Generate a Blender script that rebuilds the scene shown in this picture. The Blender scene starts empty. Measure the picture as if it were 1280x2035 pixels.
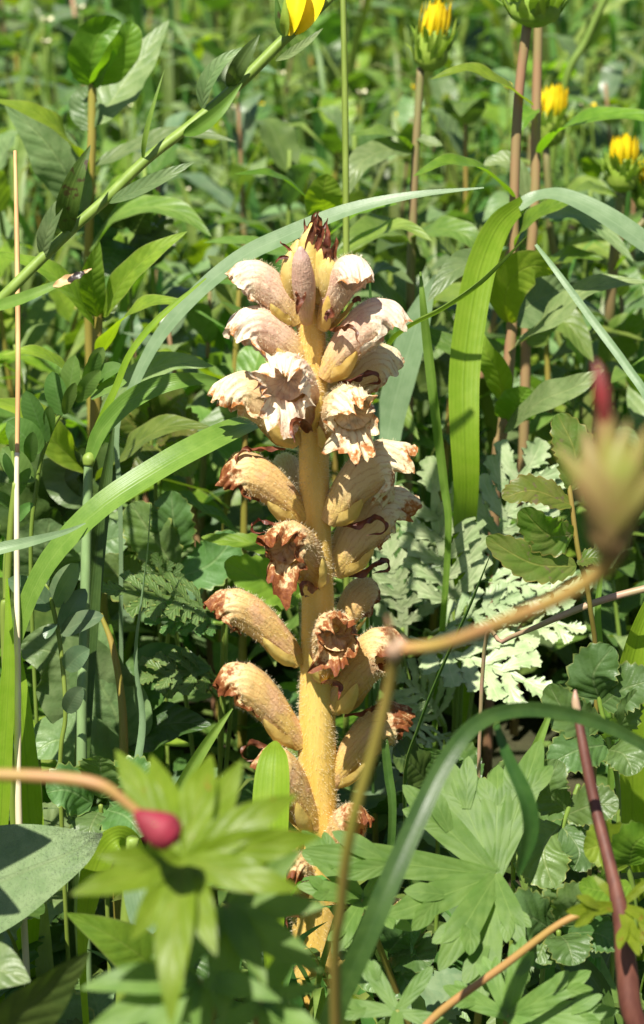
import bpy, math, random
import numpy as np

rng = random.Random(11)
nrs = np.random.RandomState(7)
scene = bpy.context.scene
col = scene.collection
CM = 0.01

# ------------------------------------------------------------------ camera
PITCH = math.radians(20.0)
DF = 50.0                                   # cm from lens to the broomrape
WID = 14.8                                  # cm of the scene across the frame at DF
K = WID / 1280.0 / DF
FWD = np.array([0, math.cos(PITCH), -math.sin(PITCH)])
UPV = np.array([0, math.sin(PITCH), math.cos(PITCH)])
RGT = np.array([1.0, 0, 0])
CAM = np.array([0, 0, 13.2]) - FWD * DF

cd = bpy.data.cameras.new('camera')
cam = bpy.data.objects.new('camera', cd)
col.objects.link(cam)
cam.location = tuple(CAM * CM)
cam.rotation_euler = (math.radians(90) - PITCH, 0, 0)
cd.sensor_fit = 'HORIZONTAL'
cd.sensor_width = 36.0
cd.lens = 36.0 * DF / WID
cd.clip_start = 0.01
cd.clip_end = 500.0
cd.dof.use_dof = True
cd.dof.focus_distance = 0.49
cd.dof.aperture_fstop = cd.lens / 2.8
scene.camera = cam

# ------------------------------------------------------------------ sky, sun, exposure
SUN = np.array([-0.22, -0.45, 0.865]); SUN /= np.linalg.norm(SUN)
world = bpy.data.worlds.new('World')
scene.world = world
world.use_nodes = True
wn = world.node_tree.nodes
sky = wn.new('ShaderNodeTexSky')
sky.sky_type = 'NISHITA'
sky.sun_disc = False
sky.sun_elevation = math.asin(SUN[2])
sky.sun_rotation = math.atan2(SUN[0], SUN[1])
bg = wn['Background']
bg.inputs['Strength'].default_value = 0.05
world.node_tree.links.new(sky.outputs[0], bg.inputs['Color'])
sl = bpy.data.lights.new('sun', 'SUN')
sl.energy = 5.0
sl.angle = math.radians(0.53)
sl.color = (1.0, 0.95, 0.85)
sun = bpy.data.objects.new('sun', sl)
col.objects.link(sun)
from mathutils import Vector
sun.rotation_euler = Vector(tuple(-SUN)).to_track_quat('-Z', 'Y').to_euler()
sun.location = (0, 0, 3)
scene.view_settings.view_transform = 'Standard'
scene.view_settings.look = 'None'
scene.view_settings.gamma = 1.0
scene.view_settings.exposure = 1.05
scene.cycles.use_denoising = True
scene.cycles.max_bounces = 8
scene.cycles.diffuse_bounces = 4
scene.cycles.glossy_bounces = 2
scene.cycles.transmission_bounces = 6
scene.cycles.sample_clamp_indirect = 6.0

# ------------------------------------------------------------------ node materials
class N:
    def __init__(s, name):
        s.m = bpy.data.materials.new(name)
        s.m.use_nodes = True
        s.t = s.m.node_tree
        s.t.nodes.clear()
        s.out = s.t.nodes.new('ShaderNodeOutputMaterial')
    def n(s, typ, **kw):
        o = s.t.nodes.new(typ)
        for k, v in kw.items():
            setattr(o, k, v)
        return o
    def l(s, a, b):
        s.t.links.new(a, b)
    def sock(s, inp, v):
        if v is None:
            return
        if hasattr(v, 'is_output'):
            s.l(v, inp)
        else:
            inp.default_value = v
    def math(s, op, a, b=None, c=None, clamp=False):
        o = s.n('ShaderNodeMath', operation=op, use_clamp=clamp)
        for i, v in enumerate((a, b, c)):
            s.sock(o.inputs[i], v)
        return o.outputs[0]
    def mix(s, f, a, b, blend='MIX'):
        o = s.n('ShaderNodeMix', data_type='RGBA', blend_type=blend)
        s.sock(o.inputs[0], f)
        for i, v in ((6, a), (7, b)):
            if not hasattr(v, 'is_output'):
                v = (*v, 1.0)
            s.sock(o.inputs[i], v)
        return o.outputs[2]
    def noise(s, scale, vec=None, detail=3.0, rough=0.55):
        o = s.n('ShaderNodeTexNoise')
        o.inputs['Scale'].default_value = scale
        o.inputs['Detail'].default_value = detail
        o.inputs['Roughness'].default_value = rough
        if vec is not None:
            s.l(vec, o.inputs['Vector'])
        return o.outputs[0]
    def ramp(s, f, stops):
        o = s.n('ShaderNodeValToRGB')
        e = o.color_ramp.elements
        while len(e) < len(stops):
            e.new(0.5)
        for i, (p, c) in enumerate(stops):
            e[i].position = p
            e[i].color = (*c, 1.0)
        s.l(f, o.inputs[0])
        return o.outputs[0]
    def step(s, x, a, b):
        o = s.n('ShaderNodeMapRange', interpolation_type='SMOOTHSTEP')
        s.sock(o.inputs[0], x)
        o.inputs[1].default_value = a
        o.inputs[2].default_value = b
        return o.outputs[0]
    def bump(s, h, strength, dist):
        o = s.n('ShaderNodeBump')
        o.inputs['Strength'].default_value = strength
        o.inputs['Distance'].default_value = dist
        s.l(h, o.inputs['Height'])
        return o.outputs[0]
    def finish(s, color, rough, spec=0.5, normal=None, tcol=None, tfac=0.0, coat=0.0):
        p = s.n('ShaderNodeBsdfPrincipled')
        s.sock(p.inputs['Base Color'], color if hasattr(color, 'is_output') else (*color, 1))
        s.sock(p.inputs['Roughness'], rough)
        p.inputs['Specular IOR Level'].default_value = spec
        if normal is not None:
            s.l(normal, p.inputs['Normal'])
        res = p.outputs[0]
        if tfac:
            t = s.n('ShaderNodeBsdfTranslucent')
            s.sock(t.inputs['Color'], tcol if hasattr(tcol, 'is_output') else (*tcol, 1))
            if normal is not None:
                s.l(normal, t.inputs['Normal'])
            mx = s.n('ShaderNodeMixShader')
            mx.inputs[0].default_value = tfac
            s.l(res, mx.inputs[1])
            s.l(t.outputs[0], mx.inputs[2])
            res = mx.outputs[0]
        s.l(res, s.out.inputs[0])
        return s.m

def hsv(nt, c, rand, hue, val):
    o = nt.n('ShaderNodeHueSaturation')
    nt.sock(o.inputs['Hue'], nt.math('ADD', 0.5 - hue / 2, nt.math('MULTIPLY', rand, hue)))
    r2 = nt.math('FRACT', nt.math('MULTIPLY', rand, 17.31))
    nt.sock(o.inputs['Value'], nt.math('ADD', 1 - val / 2, nt.math('MULTIPLY', r2, val)))
    nt.l(c, o.inputs['Color'])
    return o.outputs[0]

def leaf_mat(name, c1, c2, vein, trans, rough=0.42, tfac=0.38, kind='pinnate', nv=9, hue=0.045, val=0.5,
             spec=0.38, bump=0.5, edge=None, tint=False, blotch=None, blotch_at=0.66, sec_a=0.16):
    c1, c2, vein = [(x[0] * 1.2, x[1] * 1.06, x[2] * .66) if x[2] < .38 * x[1] else (x[0] * 1.15, x[1] * 1.05, x[2] * .86) for x in (c1, c2, vein)]
    nt = N(name)
    uvn = nt.n('ShaderNodeUVMap'); sep = nt.n('ShaderNodeSeparateXYZ')
    nt.l(uvn.outputs[0], sep.inputs[0])
    u, v = sep.outputs[0], sep.outputs[1]
    a = nt.math('MULTIPLY', nt.math('ABSOLUTE', nt.math('SUBTRACT', v, 0.5)), 2.0)
    tc = nt.n('ShaderNodeTexCoord')
    nz = nt.noise(260.0, tc.outputs['Object'], 4.0)
    nzf = nt.noise(1400.0, tc.outputs['Object'], 2.0)
    if kind == 'pinnate':
        mid = nt.math('SUBTRACT', 1.0, nt.step(a, 0.015, 0.075))
        ph = nt.math('SUBTRACT', nt.math('MULTIPLY', u, float(nv)), nt.math('MULTIPLY', a, 1.7))
        ph = nt.math('ADD', ph, nt.math('MULTIPLY', nz, 0.5))
        w = nt.math('ABSOLUTE', nt.math('SUBTRACT', nt.math('FRACT', ph), 0.5))
        sec = nt.math('MULTIPLY', nt.math('SUBTRACT', 1.0, nt.step(w, 0.0, 0.14)), sec_a)
        veins = nt.math('MAXIMUM', mid, sec)
        pillow = nt.math('SUBTRACT', nt.step(w, 0.0, 0.4), nt.math('MULTIPLY', mid, 1.0))
        height = nt.math('ADD', pillow, nt.math('MULTIPLY', nzf, 0.5))
    else:
        lines = nt.math('ABSOLUTE', nt.math('SUBTRACT', nt.math('FRACT', nt.math('MULTIPLY', v, float(nv))), 0.5))
        veins = nt.math('MULTIPLY', nt.math('SUBTRACT', 1.0, nt.step(lines, 0.05, 0.35)), 0.2)
        mid = nt.math('SUBTRACT', 1.0, nt.step(a, 0.02, 0.10))
        veins = nt.math('MAXIMUM', veins, nt.math('MULTIPLY', mid, 0.75))
        height = nt.math('ADD', veins, nt.math('MULTIPLY', nzf, 0.3))
    base = nt.mix(nt.step(nz, 0.35, 0.65), c1, c2)
    base = nt.mix(nt.math('MULTIPLY', veins, 0.55), base, vein)
    if blotch:
        nb = nt.noise(420.0, tc.outputs['Object'], 3.0)
        base = nt.mix(nt.step(nb, blotch_at, blotch_at + 0.07), base, blotch)
    if edge:
        base = nt.mix(nt.math('MULTIPLY', nt.step(a, 0.86, 0.99), 0.7), base, edge)
    if tint:
        at = nt.n('ShaderNodeAttribute', attribute_name='tint')
        rnd = at.outputs['Fac']
    else:
        rnd = nt.n('ShaderNodeObjectInfo').outputs['Random']
    colr = hsv(nt, base, rnd, hue, val)
    tcol = nt.mix(nt.math('MULTIPLY', veins, 0.35), trans, tuple(x * 0.5 for x in trans))
    tcol = hsv(nt, tcol, rnd, hue, val)
    nrm = nt.bump(height, bump * 0.42, 0.0005)
    rr = nt.math('ADD', rough - 0.08, nt.math('MULTIPLY', nz, 0.16))
    return nt.finish(colr, rr, spec, nrm, tcol, tfac)

def plain_mat(name, c1, c2, scale=500.0, rough=0.5, spec=0.4, tfac=0.0, tcol=None, bump=0.3, streak=False, hue=0.02, val=0.25):
    nt = N(name)
    tc = nt.n('ShaderNodeTexCoord')
    vec = tc.outputs['Object']
    if streak:
        mp = nt.n('ShaderNodeMapping')
        mp.inputs['Scale'].default_value = (1, 1, 0.12)
        nt.l(vec, mp.inputs['Vector']); vec = mp.outputs[0]
    nz = nt.noise(scale, vec, 4.0)
    c = nt.mix(nt.step(nz, 0.32, 0.68), c1, c2)
    c = hsv(nt, c, nt.n('ShaderNodeObjectInfo').outputs['Random'], hue, val)
    return nt.finish(c, rough, spec, nt.bump(nz, bump, 0.0005), tcol, tfac)

def corolla_mat(name, base, mid, lip, brown, amount, pink):
    nt = N(name)
    uvn = nt.n('ShaderNodeUVMap'); sep = nt.n('ShaderNodeSeparateXYZ')
    nt.l(uvn.outputs[0], sep.inputs[0])
    u, v = sep.outputs[0], sep.outputs[1]
    tc = nt.n('ShaderNodeTexCoord')
    n1 = nt.noise(190.0, tc.outputs['Object'], 4.0)
    n2 = nt.noise(700.0, tc.outputs['Object'], 4.0, 0.65)
    uu = nt.math('ADD', u, nt.math('MULTIPLY', nt.math('SUBTRACT', n1, 0.5), 0.35))
    c = nt.ramp(uu, [(0.06, base), (0.34, mid), (0.62, mid), (0.84, lip), (1.0, lip)])
    c = nt.mix(nt.math('MULTIPLY', nt.step(n1, 0.46, 0.66), pink), c, (0.66, 0.36, 0.29))
    st = nt.math('ABSOLUTE', nt.math('SUBTRACT', nt.math('FRACT', nt.math('ADD', nt.math('MULTIPLY', v, 22.0), nt.math('MULTIPLY', n1, 2.6))), 0.5))
    stripe = nt.math('MULTIPLY', nt.math('SUBTRACT', 1.0, nt.step(st, 0.0, 0.22)), nt.math('MULTIPLY', nt.step(n2, 0.30, 0.60), 0.62))
    c = nt.mix(stripe, c, tuple(x * y for x, y in zip(mid, (0.76, 0.58, 0.52))))
    ub = nt.math('ADD', u, nt.math('MULTIPLY', nt.math('SUBTRACT', n2, 0.5), 0.55))
    ub = nt.math('ADD', ub, nt.math('MULTIPLY', nt.math('SUBTRACT', n1, 0.5), 0.5))
    rust = tuple(min(1, x * 1.35 + y) for x, y in zip(brown, (.05, .03, .005)))
    c = nt.mix(nt.step(ub, 0.90 - amount, 1.05 - amount), c, rust)
    c = nt.mix(nt.step(ub, 0.99 - amount, 1.16 - amount), c, brown)
    c = nt.mix(nt.math('MULTIPLY', nt.step(n2, 0.68, 0.78), 0.45), c, rust)
    n3 = nt.noise(1800.0, tc.outputs['Object'], 3.0)
    h = nt.math('ADD', nt.math('MULTIPLY', st, 0.22), nt.math('ADD', n2, nt.math('MULTIPLY', n3, 0.5)))
    return nt.finish(c, 0.6, 0.3, nt.bump(h, 0.5, 0.0005), c, 0.24)

M = {}
M['inula'] = leaf_mat('inula_leaf', (.085, .165, .045), (.12, .21, .065), (.17, .26, .09), (.20, .40, .012), 0.44, 0.34, nv=8, edge=(.16, .22, .05), bump=0.7)
M['inula_grey'] = leaf_mat('inula_grey_leaf', (.10, .175, .075), (.14, .22, .105), (.19, .28, .13), (.17, .34, .02), 0.42, 0.28, nv=8, bump=0.8)
M['bright'] = leaf_mat('bright_leaf', (.10, .20, .03), (.15, .27, .04), (.19, .30, .07), (.30, .52, .008), 0.45, 0.45, nv=9, edge=(.20, .24, .06))
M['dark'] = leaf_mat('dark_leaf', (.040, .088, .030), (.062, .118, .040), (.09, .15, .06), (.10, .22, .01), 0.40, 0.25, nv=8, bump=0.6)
M['narrow'] = leaf_mat('narrow_leaf', (.060, .125, .045), (.085, .16, .06), (.13, .21, .09), (.14, .28, .02), 0.42, 0.28, kind='grass', nv=3)
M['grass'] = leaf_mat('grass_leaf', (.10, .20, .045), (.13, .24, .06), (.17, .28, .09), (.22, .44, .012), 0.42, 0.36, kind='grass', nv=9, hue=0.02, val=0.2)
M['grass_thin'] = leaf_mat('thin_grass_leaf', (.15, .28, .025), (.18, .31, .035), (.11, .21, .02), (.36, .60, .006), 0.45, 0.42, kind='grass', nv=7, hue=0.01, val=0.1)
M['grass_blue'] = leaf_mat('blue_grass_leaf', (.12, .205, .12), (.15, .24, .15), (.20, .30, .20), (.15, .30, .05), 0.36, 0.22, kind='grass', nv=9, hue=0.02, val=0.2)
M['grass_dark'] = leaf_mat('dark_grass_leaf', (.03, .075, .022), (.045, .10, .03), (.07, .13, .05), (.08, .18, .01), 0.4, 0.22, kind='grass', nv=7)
M['silver'] = leaf_mat('silvery_leaf', (.20, .30, .165), (.30, .39, .26), (.34, .43, .28), (.18, .36, .05), 0.42, 0.18, nv=3, spec=0.5, bump=0.4, hue=0.02, val=0.25)
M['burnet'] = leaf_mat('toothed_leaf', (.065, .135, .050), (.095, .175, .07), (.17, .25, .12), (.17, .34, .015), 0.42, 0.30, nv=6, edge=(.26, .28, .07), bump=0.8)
M['burnet_brown'] = leaf_mat('browning_toothed_leaf', (.075, .125, .030), (.10, .13, .045), (.20, .22, .08), (.20, .38, .008), 0.42, 0.42, nv=6, edge=(.25, .17, .05), bump=0.8, blotch=(.13, .10, .05), blotch_at=0.6)
M['geranium'] = leaf_mat('geranium_leaf', (.075, .165, .048), (.105, .205, .068), (.15, .27, .095), (.26, .48, .02), 0.55, 0.38, nv=4, hue=0.02, val=0.2, bump=0.3, sec_a=.1)
M['geranium_yellow'] = leaf_mat('yellow_geranium_leaf', (.12, .195, .016), (.15, .235, .026), (.20, .26, .05), (.30, .46, .006), 0.42, 0.42, nv=4, hue=0.02, val=0.3, blotch=(.22, .17, .02), blotch_at=0.66)
M['vetch'] = leaf_mat('leaflet_green', (.075, .165, .055), (.10, .20, .075), (.13, .23, .09), (.20, .40, .015), 0.40, 0.34, nv=10, bump=0.15, sec_a=.07)
M['vetch_blue'] = leaf_mat('leaflet_blue_green', (.085, .155, .095), (.12, .19, .12), (.15, .23, .14), (.12, .25, .04), 0.38, 0.24, nv=10, bump=0.15, sec_a=.07)
M['felt'] = leaf_mat('felted_leaf', (.105, .175, .085), (.14, .215, .115), (.13, .19, .10), (.12, .24, .03), 0.62, 0.18, nv=5, bump=1.0, hue=0.01, val=0.1)
M['spot'] = leaf_mat('streaked_leaf', (.045, .10, .025), (.07, .14, .035), (.11, .18, .05), (.12, .25, .01), 0.4, 0.28, kind='grass', nv=5, blotch=(.06, .035, .015), blotch_at=0.55)
M['mass'] = leaf_mat('meadow_grass', (.075, .15, .045), (.11, .20, .07), (.14, .23, .09), (.20, .40, .015), 0.44, 0.34, kind='grass', nv=4, hue=0.09, val=0.9, tint=True)
M['cover'] = leaf_mat('low_leafage', (.055, .115, .038), (.085, .16, .055), (.12, .20, .08), (.16, .32, .012), 0.42, 0.30, nv=6, hue=0.07, val=0.9, tint=True)
M['stem'] = plain_mat('green_stem', (.15, .225, .03), (.20, .28, .05), 400, 0.5, tfac=.12, tcol=(.2, .36, .03), streak=True)
M['stem_blue'] = plain_mat('blue_green_stem', (.14, .22, .085), (.18, .27, .11), 400, 0.45, streak=True)
M['stem_brown'] = plain_mat('olive_brown_stem', (.14, .15, .045), (.19, .13, .06), 260, 0.5, streak=True)
M['stem_rust'] = plain_mat('rusty_stem', (.26, .13, .075), (.20, .16, .06), 160, 0.5, streak=True)
M['stem_olive'] = plain_mat('olive_stalk', (.22, .22, .03), (.29, .21, .05), 160, 0.5, streak=True, tfac=.15, tcol=(.3, .3, .03))
M['stem_orange'] = plain_mat('orange_stalk', (.36, .24, .06), (.42, .20, .09), 90, 0.5, tfac=.15, tcol=(.4, .25, .05))
M['stem_red'] = plain_mat('red_stem', (.07, .020, .013), (.13, .045, .028), 260, 0.6, streak=True)
M['stem_pink'] = plain_mat('pink_stalk', (.40, .24, .17), (.30, .26, .12), 160, 0.42)
M['straw'] = plain_mat('straw_stalk', (.62, .52, .33), (.74, .66, .47), 260, 0.55, streak=True)
M['straw_brown'] = plain_mat('brown_straw', (.42, .22, .09), (.52, .33, .14), 200, 0.6, streak=True)
M['brown'] = plain_mat('dry_bract', (.060, .014, .006), (.19, .060, .024), 420, 0.5, 0.5, tfac=.12, tcol=(.35, .09, .02), bump=0.8)
M['dead'] = plain_mat('dead_leaf_tip', (.42, .27, .11), (.52, .36, .16), 300, 0.5, bump=0.5)
M['black'] = plain_mat('blackened_tip', (.018, .014, .012), (.04, .03, .025), 500, 0.35, bump=0.5)
M['yellow'] = plain_mat('yellow_petal', (.80, .62, .008), (.86, .70, .015), 300, 0.5, tfac=.3, tcol=(.9, .6, .01))
M['bract_green'] = plain_mat('green_bract', (.19, .30, .03), (.27, .38, .06), 300, 0.5, tfac=.25, tcol=(.3, .5, .02))
M['red'] = plain_mat('red_beak', (.24, .022, .034), (.17, .03, .03), 200, 0.4, tfac=.1, tcol=(.5, .04, .06))
M['pink_bud'] = plain_mat('pink_bud', (.30, .022, .034), (.22, .028, .03), 200, 0.65, tfac=.2, tcol=(.6, .08, .1))
M['sepal'] = plain_mat('flushed_sepal', (.30, .16, .08), (.22, .29, .04), 60, 0.45, tfac=.25, tcol=(.4, .42, .03))
M['cream'] = plain_mat('cream_flower', (.60, .58, .36), (.70, .66, .45), 300, 0.5)
M['spike_stem'] = plain_mat('yellow_fleshy_stem', (.68, .42, .085), (.77, .53, .15), 330, 0.48, 0.4, tfac=.10, tcol=(.7, .45, .1), bump=0.5, streak=True, hue=0, val=0.05)
M['calyx'] = plain_mat('yellow_calyx', (.62, .44, .11), (.70, .53, .17), 300, 0.5, 0.35, tfac=.2, tcol=(.7, .5, .1), bump=0.5)
M['bud'] = plain_mat('yellow_bud', (.62, .44, .12), (.70, .54, .20), 260, 0.5, 0.35, tfac=.18, tcol=(.7, .5, .1), bump=0.5)
M['hair'] = plain_mat('fine_hair', (.72, .62, .40), (.80, .72, .52), 200, 0.3, 0.6, tfac=.4, tcol=(.8, .7, .45), bump=0.0)
M['leaf_fuzz'] = plain_mat('leaf_fuzz', (.30, .36, .24), (.34, .40, .28), 200, 0.4, 0.5, tfac=.3, tcol=(.35, .42, .25), bump=0.0)
BR = (.16, .045, .014)
M['cor_fresh'] = corolla_mat('fresh_corolla', (.66, .47, .15), (.75, .54, .38), (.82, .71, .53), (.33, .13, .035), -0.05, 0.55)
M['cor_mid'] = corolla_mat('cream_corolla', (.66, .47, .14), (.70, .52, .26), (.78, .68, .44), (.27, .09, .022), 0.0, 0.22)
M['cor_old'] = corolla_mat('withered_corolla', (.66, .45, .11), (.64, .42, .16), (.74, .57, .30), BR, 0.125, 0.42)
M['cor_pink'] = corolla_mat('pink_bud_corolla', (.60, .42, .15), (.70, .48, .34), (.66, .44, .38), (.30, .14, .10), -0.1, 0.4)

# ------------------------------------------------------------------ geometry helpers (all in centimetres)
def A(px, py, d):
    return CAM + d * (FWD + RGT * (px - 640) * K + UPV * (1017.5 - py) * K)

def unit(v):
    v = np.asarray(v, float)
    return v / (np.linalg.norm(v, axis=-1, keepdims=True) + 1e-9)

def cr(P, n, t=None):
    P = np.asarray(P, float)
    if P.ndim == 1:
        P = P[:, None]
    k = len(P)
    if t is None:
        t = np.linspace(0, 1, n)
    if k == 2:
        return P[0] + (P[1] - P[0]) * t[:, None]
    E = np.vstack([2 * P[0] - P[1], P, 2 * P[-1] - P[-2]])
    x = t * (k - 1)
    i = np.clip(np.floor(x).astype(int), 0, k - 2)
    f = (x - i)[:, None]
    a, b, c, d = E[i], E[i + 1], E[i + 2], E[i + 3]
    return 0.5 * ((2 * b) + (c - a) * f + (2 * a - 5 * b + 4 * c - d) * f ** 2 + (3 * b - a - 3 * c + d) * f ** 3)

PROF = {
    'lance': lambda u: np.sin(np.pi * np.clip(u, 0, 1) ** 0.75) ** 0.85 * (1 - 0.15 * u) + 0.02,
    'oval': lambda u: np.clip(np.sin(np.pi * np.clip(u, 0, 1) ** 0.9), 0, 1) ** 0.55 + 0.02,
    'obl': lambda u: np.clip(1 - np.abs(2 * u - 1) ** 4.5, 0, 1) ** 0.6 * (0.55 + 0.45 * np.clip(u * 1.4, 0, 1)) + 0.02,
    'grass': lambda u: np.clip((1 - u ** 3.0), 0, 1) * (0.65 + 0.35 * np.clip(u * 3, 0, 1)) + 0.01,
    'spear': lambda u: np.clip(u * 6, 0.15, 1) ** 0.5 * np.clip(1 - u, 0, 1) ** 0.8 + 0.02,
    'lobe': lambda u: (0.42 + 0.58 * np.sin(np.clip(u / 0.62, 0, 1) * 1.57)) * np.clip((1 - u) / 0.38, 0.0, 1) ** 0.6 + 0.03,
    'tongue': lambda u: np.clip((1 - u) / 0.16, 0.0, 1) ** 0.55 * np.clip(0.75 + u, 0, 1) + 0.01,
}

def grid_faces(n, m, wrap=False):
    i = np.arange(n - 1)[:, None]
    j = np.arange(m if wrap else m - 1)[None, :]
    j2 = (j + 1) % m if wrap else j + 1
    return np.stack([i * m + j, i * m + j2, (i + 1) * m + j2, (i + 1) * m + j], -1).reshape(-1, 4)

class MB:
    def __init__(s):
        s.v, s.f, s.uv, s.t, s.n = [], [], [], [], 0
    def add(s, v, f, uv, tint=0.0):
        s.v.append(v); s.f.append(np.asarray(f) + s.n); s.uv.append(uv)
        s.t.append(np.full(len(v), tint)); s.n += len(v)
        return s

def ribbon(mb, pts, width, prof=None, n=18, m=7, hint=(0, -0.5, 0.85), hint2=None, fold=0.15, curl=0.0, wave=0.0, wf=3.0,
           teeth=0, tdep=0.22, shear=0.0, lobes=0, ldep=0.6, roll=0.0, tint=0.0, seed=0):
    P = cr(np.asarray(pts, float), n)
    u = np.linspace(0, 1, n)
    T = unit(np.gradient(P, axis=0))
    h1 = unit(np.array(hint, float)); h2 = unit(np.array(hint2, float)) if hint2 is not None else h1
    H = unit(h1[None] * (1 - u[:, None]) + h2[None] * u[:, None])
    S = unit(np.cross(T, H))
    Nn = unit(np.cross(S, T))
    if roll:
        r = np.radians(roll) * u[:, None]
        S, Nn = S * np.cos(r) + Nn * np.sin(r), Nn * np.cos(r) - S * np.sin(r)
    if prof is None:
        W = cr(np.asarray(width, float), n)[:, 0]
    else:
        W = PROF[prof](u) * width
    W = np.maximum(W, 0.004)
    vv = np.linspace(-1, 1, m)
    rs = np.random.RandomState(seed + 5)
    a = np.abs(vv)
    Wl = np.repeat(W[:, None], m, 1)
    sh = np.zeros((n, m)) + shear * Wl * a ** 1.2
    off = rs.rand(2) * 0.5
    side = (vv > 0).astype(int)
    if lobes:
        ph = u[:, None] * lobes + off[side][None]
        fr = ph - np.floor(ph)
        lob = np.clip(np.sin(np.pi * fr), 0, 1) ** 0.6
        Wl = Wl * (1 - ldep * (1 - lob) * (a[None] > 0.3) * np.clip(a[None] * 1.2, 0, 1))
    if teeth:
        ph = u[:, None] * teeth + off[side][None]
        fr = ph - np.floor(ph)
        saw = np.clip(fr * 1.35, 0, 1) * np.clip((1 - fr) * 3.5, 0, 1)
        edge = np.clip((a - 0.75) / 0.25, 0, 1)
        Wl = Wl * (1 - tdep * (1 - saw) * edge[None])
    wv = wave * np.sin(2 * np.pi * (wf * u[:, None] + 0.37 * side[None]) + seed) * (a[None] ** 2) * Wl
    z = fold * Wl * a[None] ** 1.3 + curl * Wl * a[None] ** 3 + wv
    V = P[:, None] + S[:, None] * (vv[None] * Wl)[..., None] * 0.5 + Nn[:, None] * (z * 0.5)[..., None] + T[:, None] * sh[..., None] * 0.5
    uv = np.stack([np.repeat(u[:, None], m, 1), np.repeat((vv[None] + 1) / 2, n, 0)], -1)
    mb.add(V.reshape(-1, 3), grid_faces(n, m), uv.reshape(-1, 2), tint)
    return mb

def tube(mb, pts, rad, n=24, m=8, lump=0.0, seed=0, cap=True):
    P = cr(np.asarray(pts, float), n)
    R = cr(np.asarray(rad, float), n)[:, 0] if not np.isscalar(rad) else np.full(n, rad)
    R = np.maximum(R, 0.003)
    T = unit(np.gradient(P, axis=0))
    ref = np.array([0, 1, 0.0]) if abs(T[0][1]) < 0.8 else np.array([1.0, 0, 0])
    S = unit(np.cross(T, ref)); B = unit(np.cross(T, S))
    th = np.linspace(0, 2 * np.pi, m, endpoint=False)
    rr = R[:, None] * np.ones(m)[None]
    if lump:
        rs = np.random.RandomState(seed)
        ph = rs.rand(4) * 6
        uu = np.linspace(0, 1, n)[:, None]
        rr = rr * (1 + lump * (np.sin(3 * th[None] + ph[0] + 9 * uu) + 0.6 * np.sin(5 * th[None] + ph[1] - 14 * uu) + 0.5 * np.sin(21 * uu + ph[2] + 2 * th[None])))
    V = P[:, None] + S[:, None] * (np.cos(th)[None] * rr)[..., None] + B[:, None] * (np.sin(th)[None] * rr)[..., None]
    uv = np.stack([np.repeat(np.linspace(0, 1, n)[:, None], m, 1), np.repeat((th / 6.2832)[None], n, 0)], -1).reshape(-1, 2)
    V = V.reshape(-1, 3); F = grid_faces(n, m, True)
    if cap:
        k = len(V)
        V = np.vstack([V, P[0], P[-1] + T[-1] * R[-1] * 0.6])
        uv = np.vstack([uv, [0, 0], [1, 0]])
        j = np.arange(m); j2 = (j + 1) % m
        F = np.vstack([F, np.stack([np.full(m, k), j2, j, np.full(m, k)], -1)[:, [0, 1, 2, 2]],
                       np.stack([np.full(m, k + 1), (n - 1) * m + j, (n - 1) * m + j2, (n - 1) * m + j2], -1)])
    mb.add(V, F, uv)
    return mb

def make_mesh(name, mb, mat, origin=(0, 0, 0), tint=False):
    V = (np.vstack(mb.v) - np.asarray(origin, float)) * CM
    F = np.vstack(mb.f); UV = np.vstack(mb.uv)
    tri = F[:, 3] == F[:, 2]
    sizes = np.where(tri, 3, 4)
    mask = np.ones_like(F, bool); mask[tri, 3] = False
    loops = F[mask]
    me = bpy.data.meshes.new(name)
    me.vertices.add(len(V)); me.vertices.foreach_set('co', V.astype(np.float32).ravel())
    me.loops.add(len(loops)); me.loops.foreach_set('vertex_index', loops.astype(np.int32))
    me.polygons.add(len(F))
    st = np.concatenate([[0], np.cumsum(sizes)[:-1]])
    me.polygons.foreach_set('loop_start', st.astype(np.int32))
    me.polygons.foreach_set('use_smooth', np.ones(len(F), bool))
    uvl = me.uv_layers.new(name='UVMap')
    uvl.data.foreach_set('uv', UV[loops].astype(np.float32).ravel())
    if tint:
        at = me.attributes.new('tint', 'FLOAT', 'POINT')
        at.data.foreach_set('value', np.concatenate(mb.t).astype(np.float32))
    me.update(calc_edges=True)
    me.materials.append(M[mat])
    return me

def tag(o, label, cat, group=None):
    o['label'] = label; o['category'] = cat
    if group:
        o['group'] = group
    return o

def thing(name, label, cat, at, group=None):
    o = bpy.data.objects.new(name, None)
    o.empty_display_size = 0.01
    col.objects.link(o)
    o.location = tuple(np.asarray(at) * CM)
    o['_o'] = [float(x) for x in at]
    return tag(o, label, cat, group)

def origin_of(o):
    while o.parent:
        o = o.parent
    return np.array(o['_o'])

def part(name, mb, mat, parent):
    me = make_mesh(name, mb, mat, origin_of(parent))
    o = bpy.data.objects.new(name, me)
    col.objects.link(o)
    o.parent = parent
    return o

def single(name, mb, mat, at, label, cat, group=None):
    me = make_mesh(name, mb, mat, at)
    o = bpy.data.objects.new(name, me)
    col.objects.link(o)
    o.location = tuple(np.asarray(at) * CM)
    o['_o'] = [float(x) for x in at]
    return tag(o, label, cat, group)

def kind(name, mb, mat, k, tint=False):
    o = bpy.data.objects.new(name, make_mesh(name, mb, mat, (0, 0, 0), tint))
    col.objects.link(o)
    o['kind'] = k
    return o

def copy_tree(o, parent=None):
    c = o.copy(); col.objects.link(c); c.parent = parent
    for ch in list(o.children):
        copy_tree(ch, c)
    return c

def px2(list3):
    return [A(*p[:3]) for p in list3]

def wpx(w, d):
    return w * K * d

def ground_pt(p, dx=0.0, dy=0.0):
    return np.array([p[0] + dx, p[1] + dy, 0.0])

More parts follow.
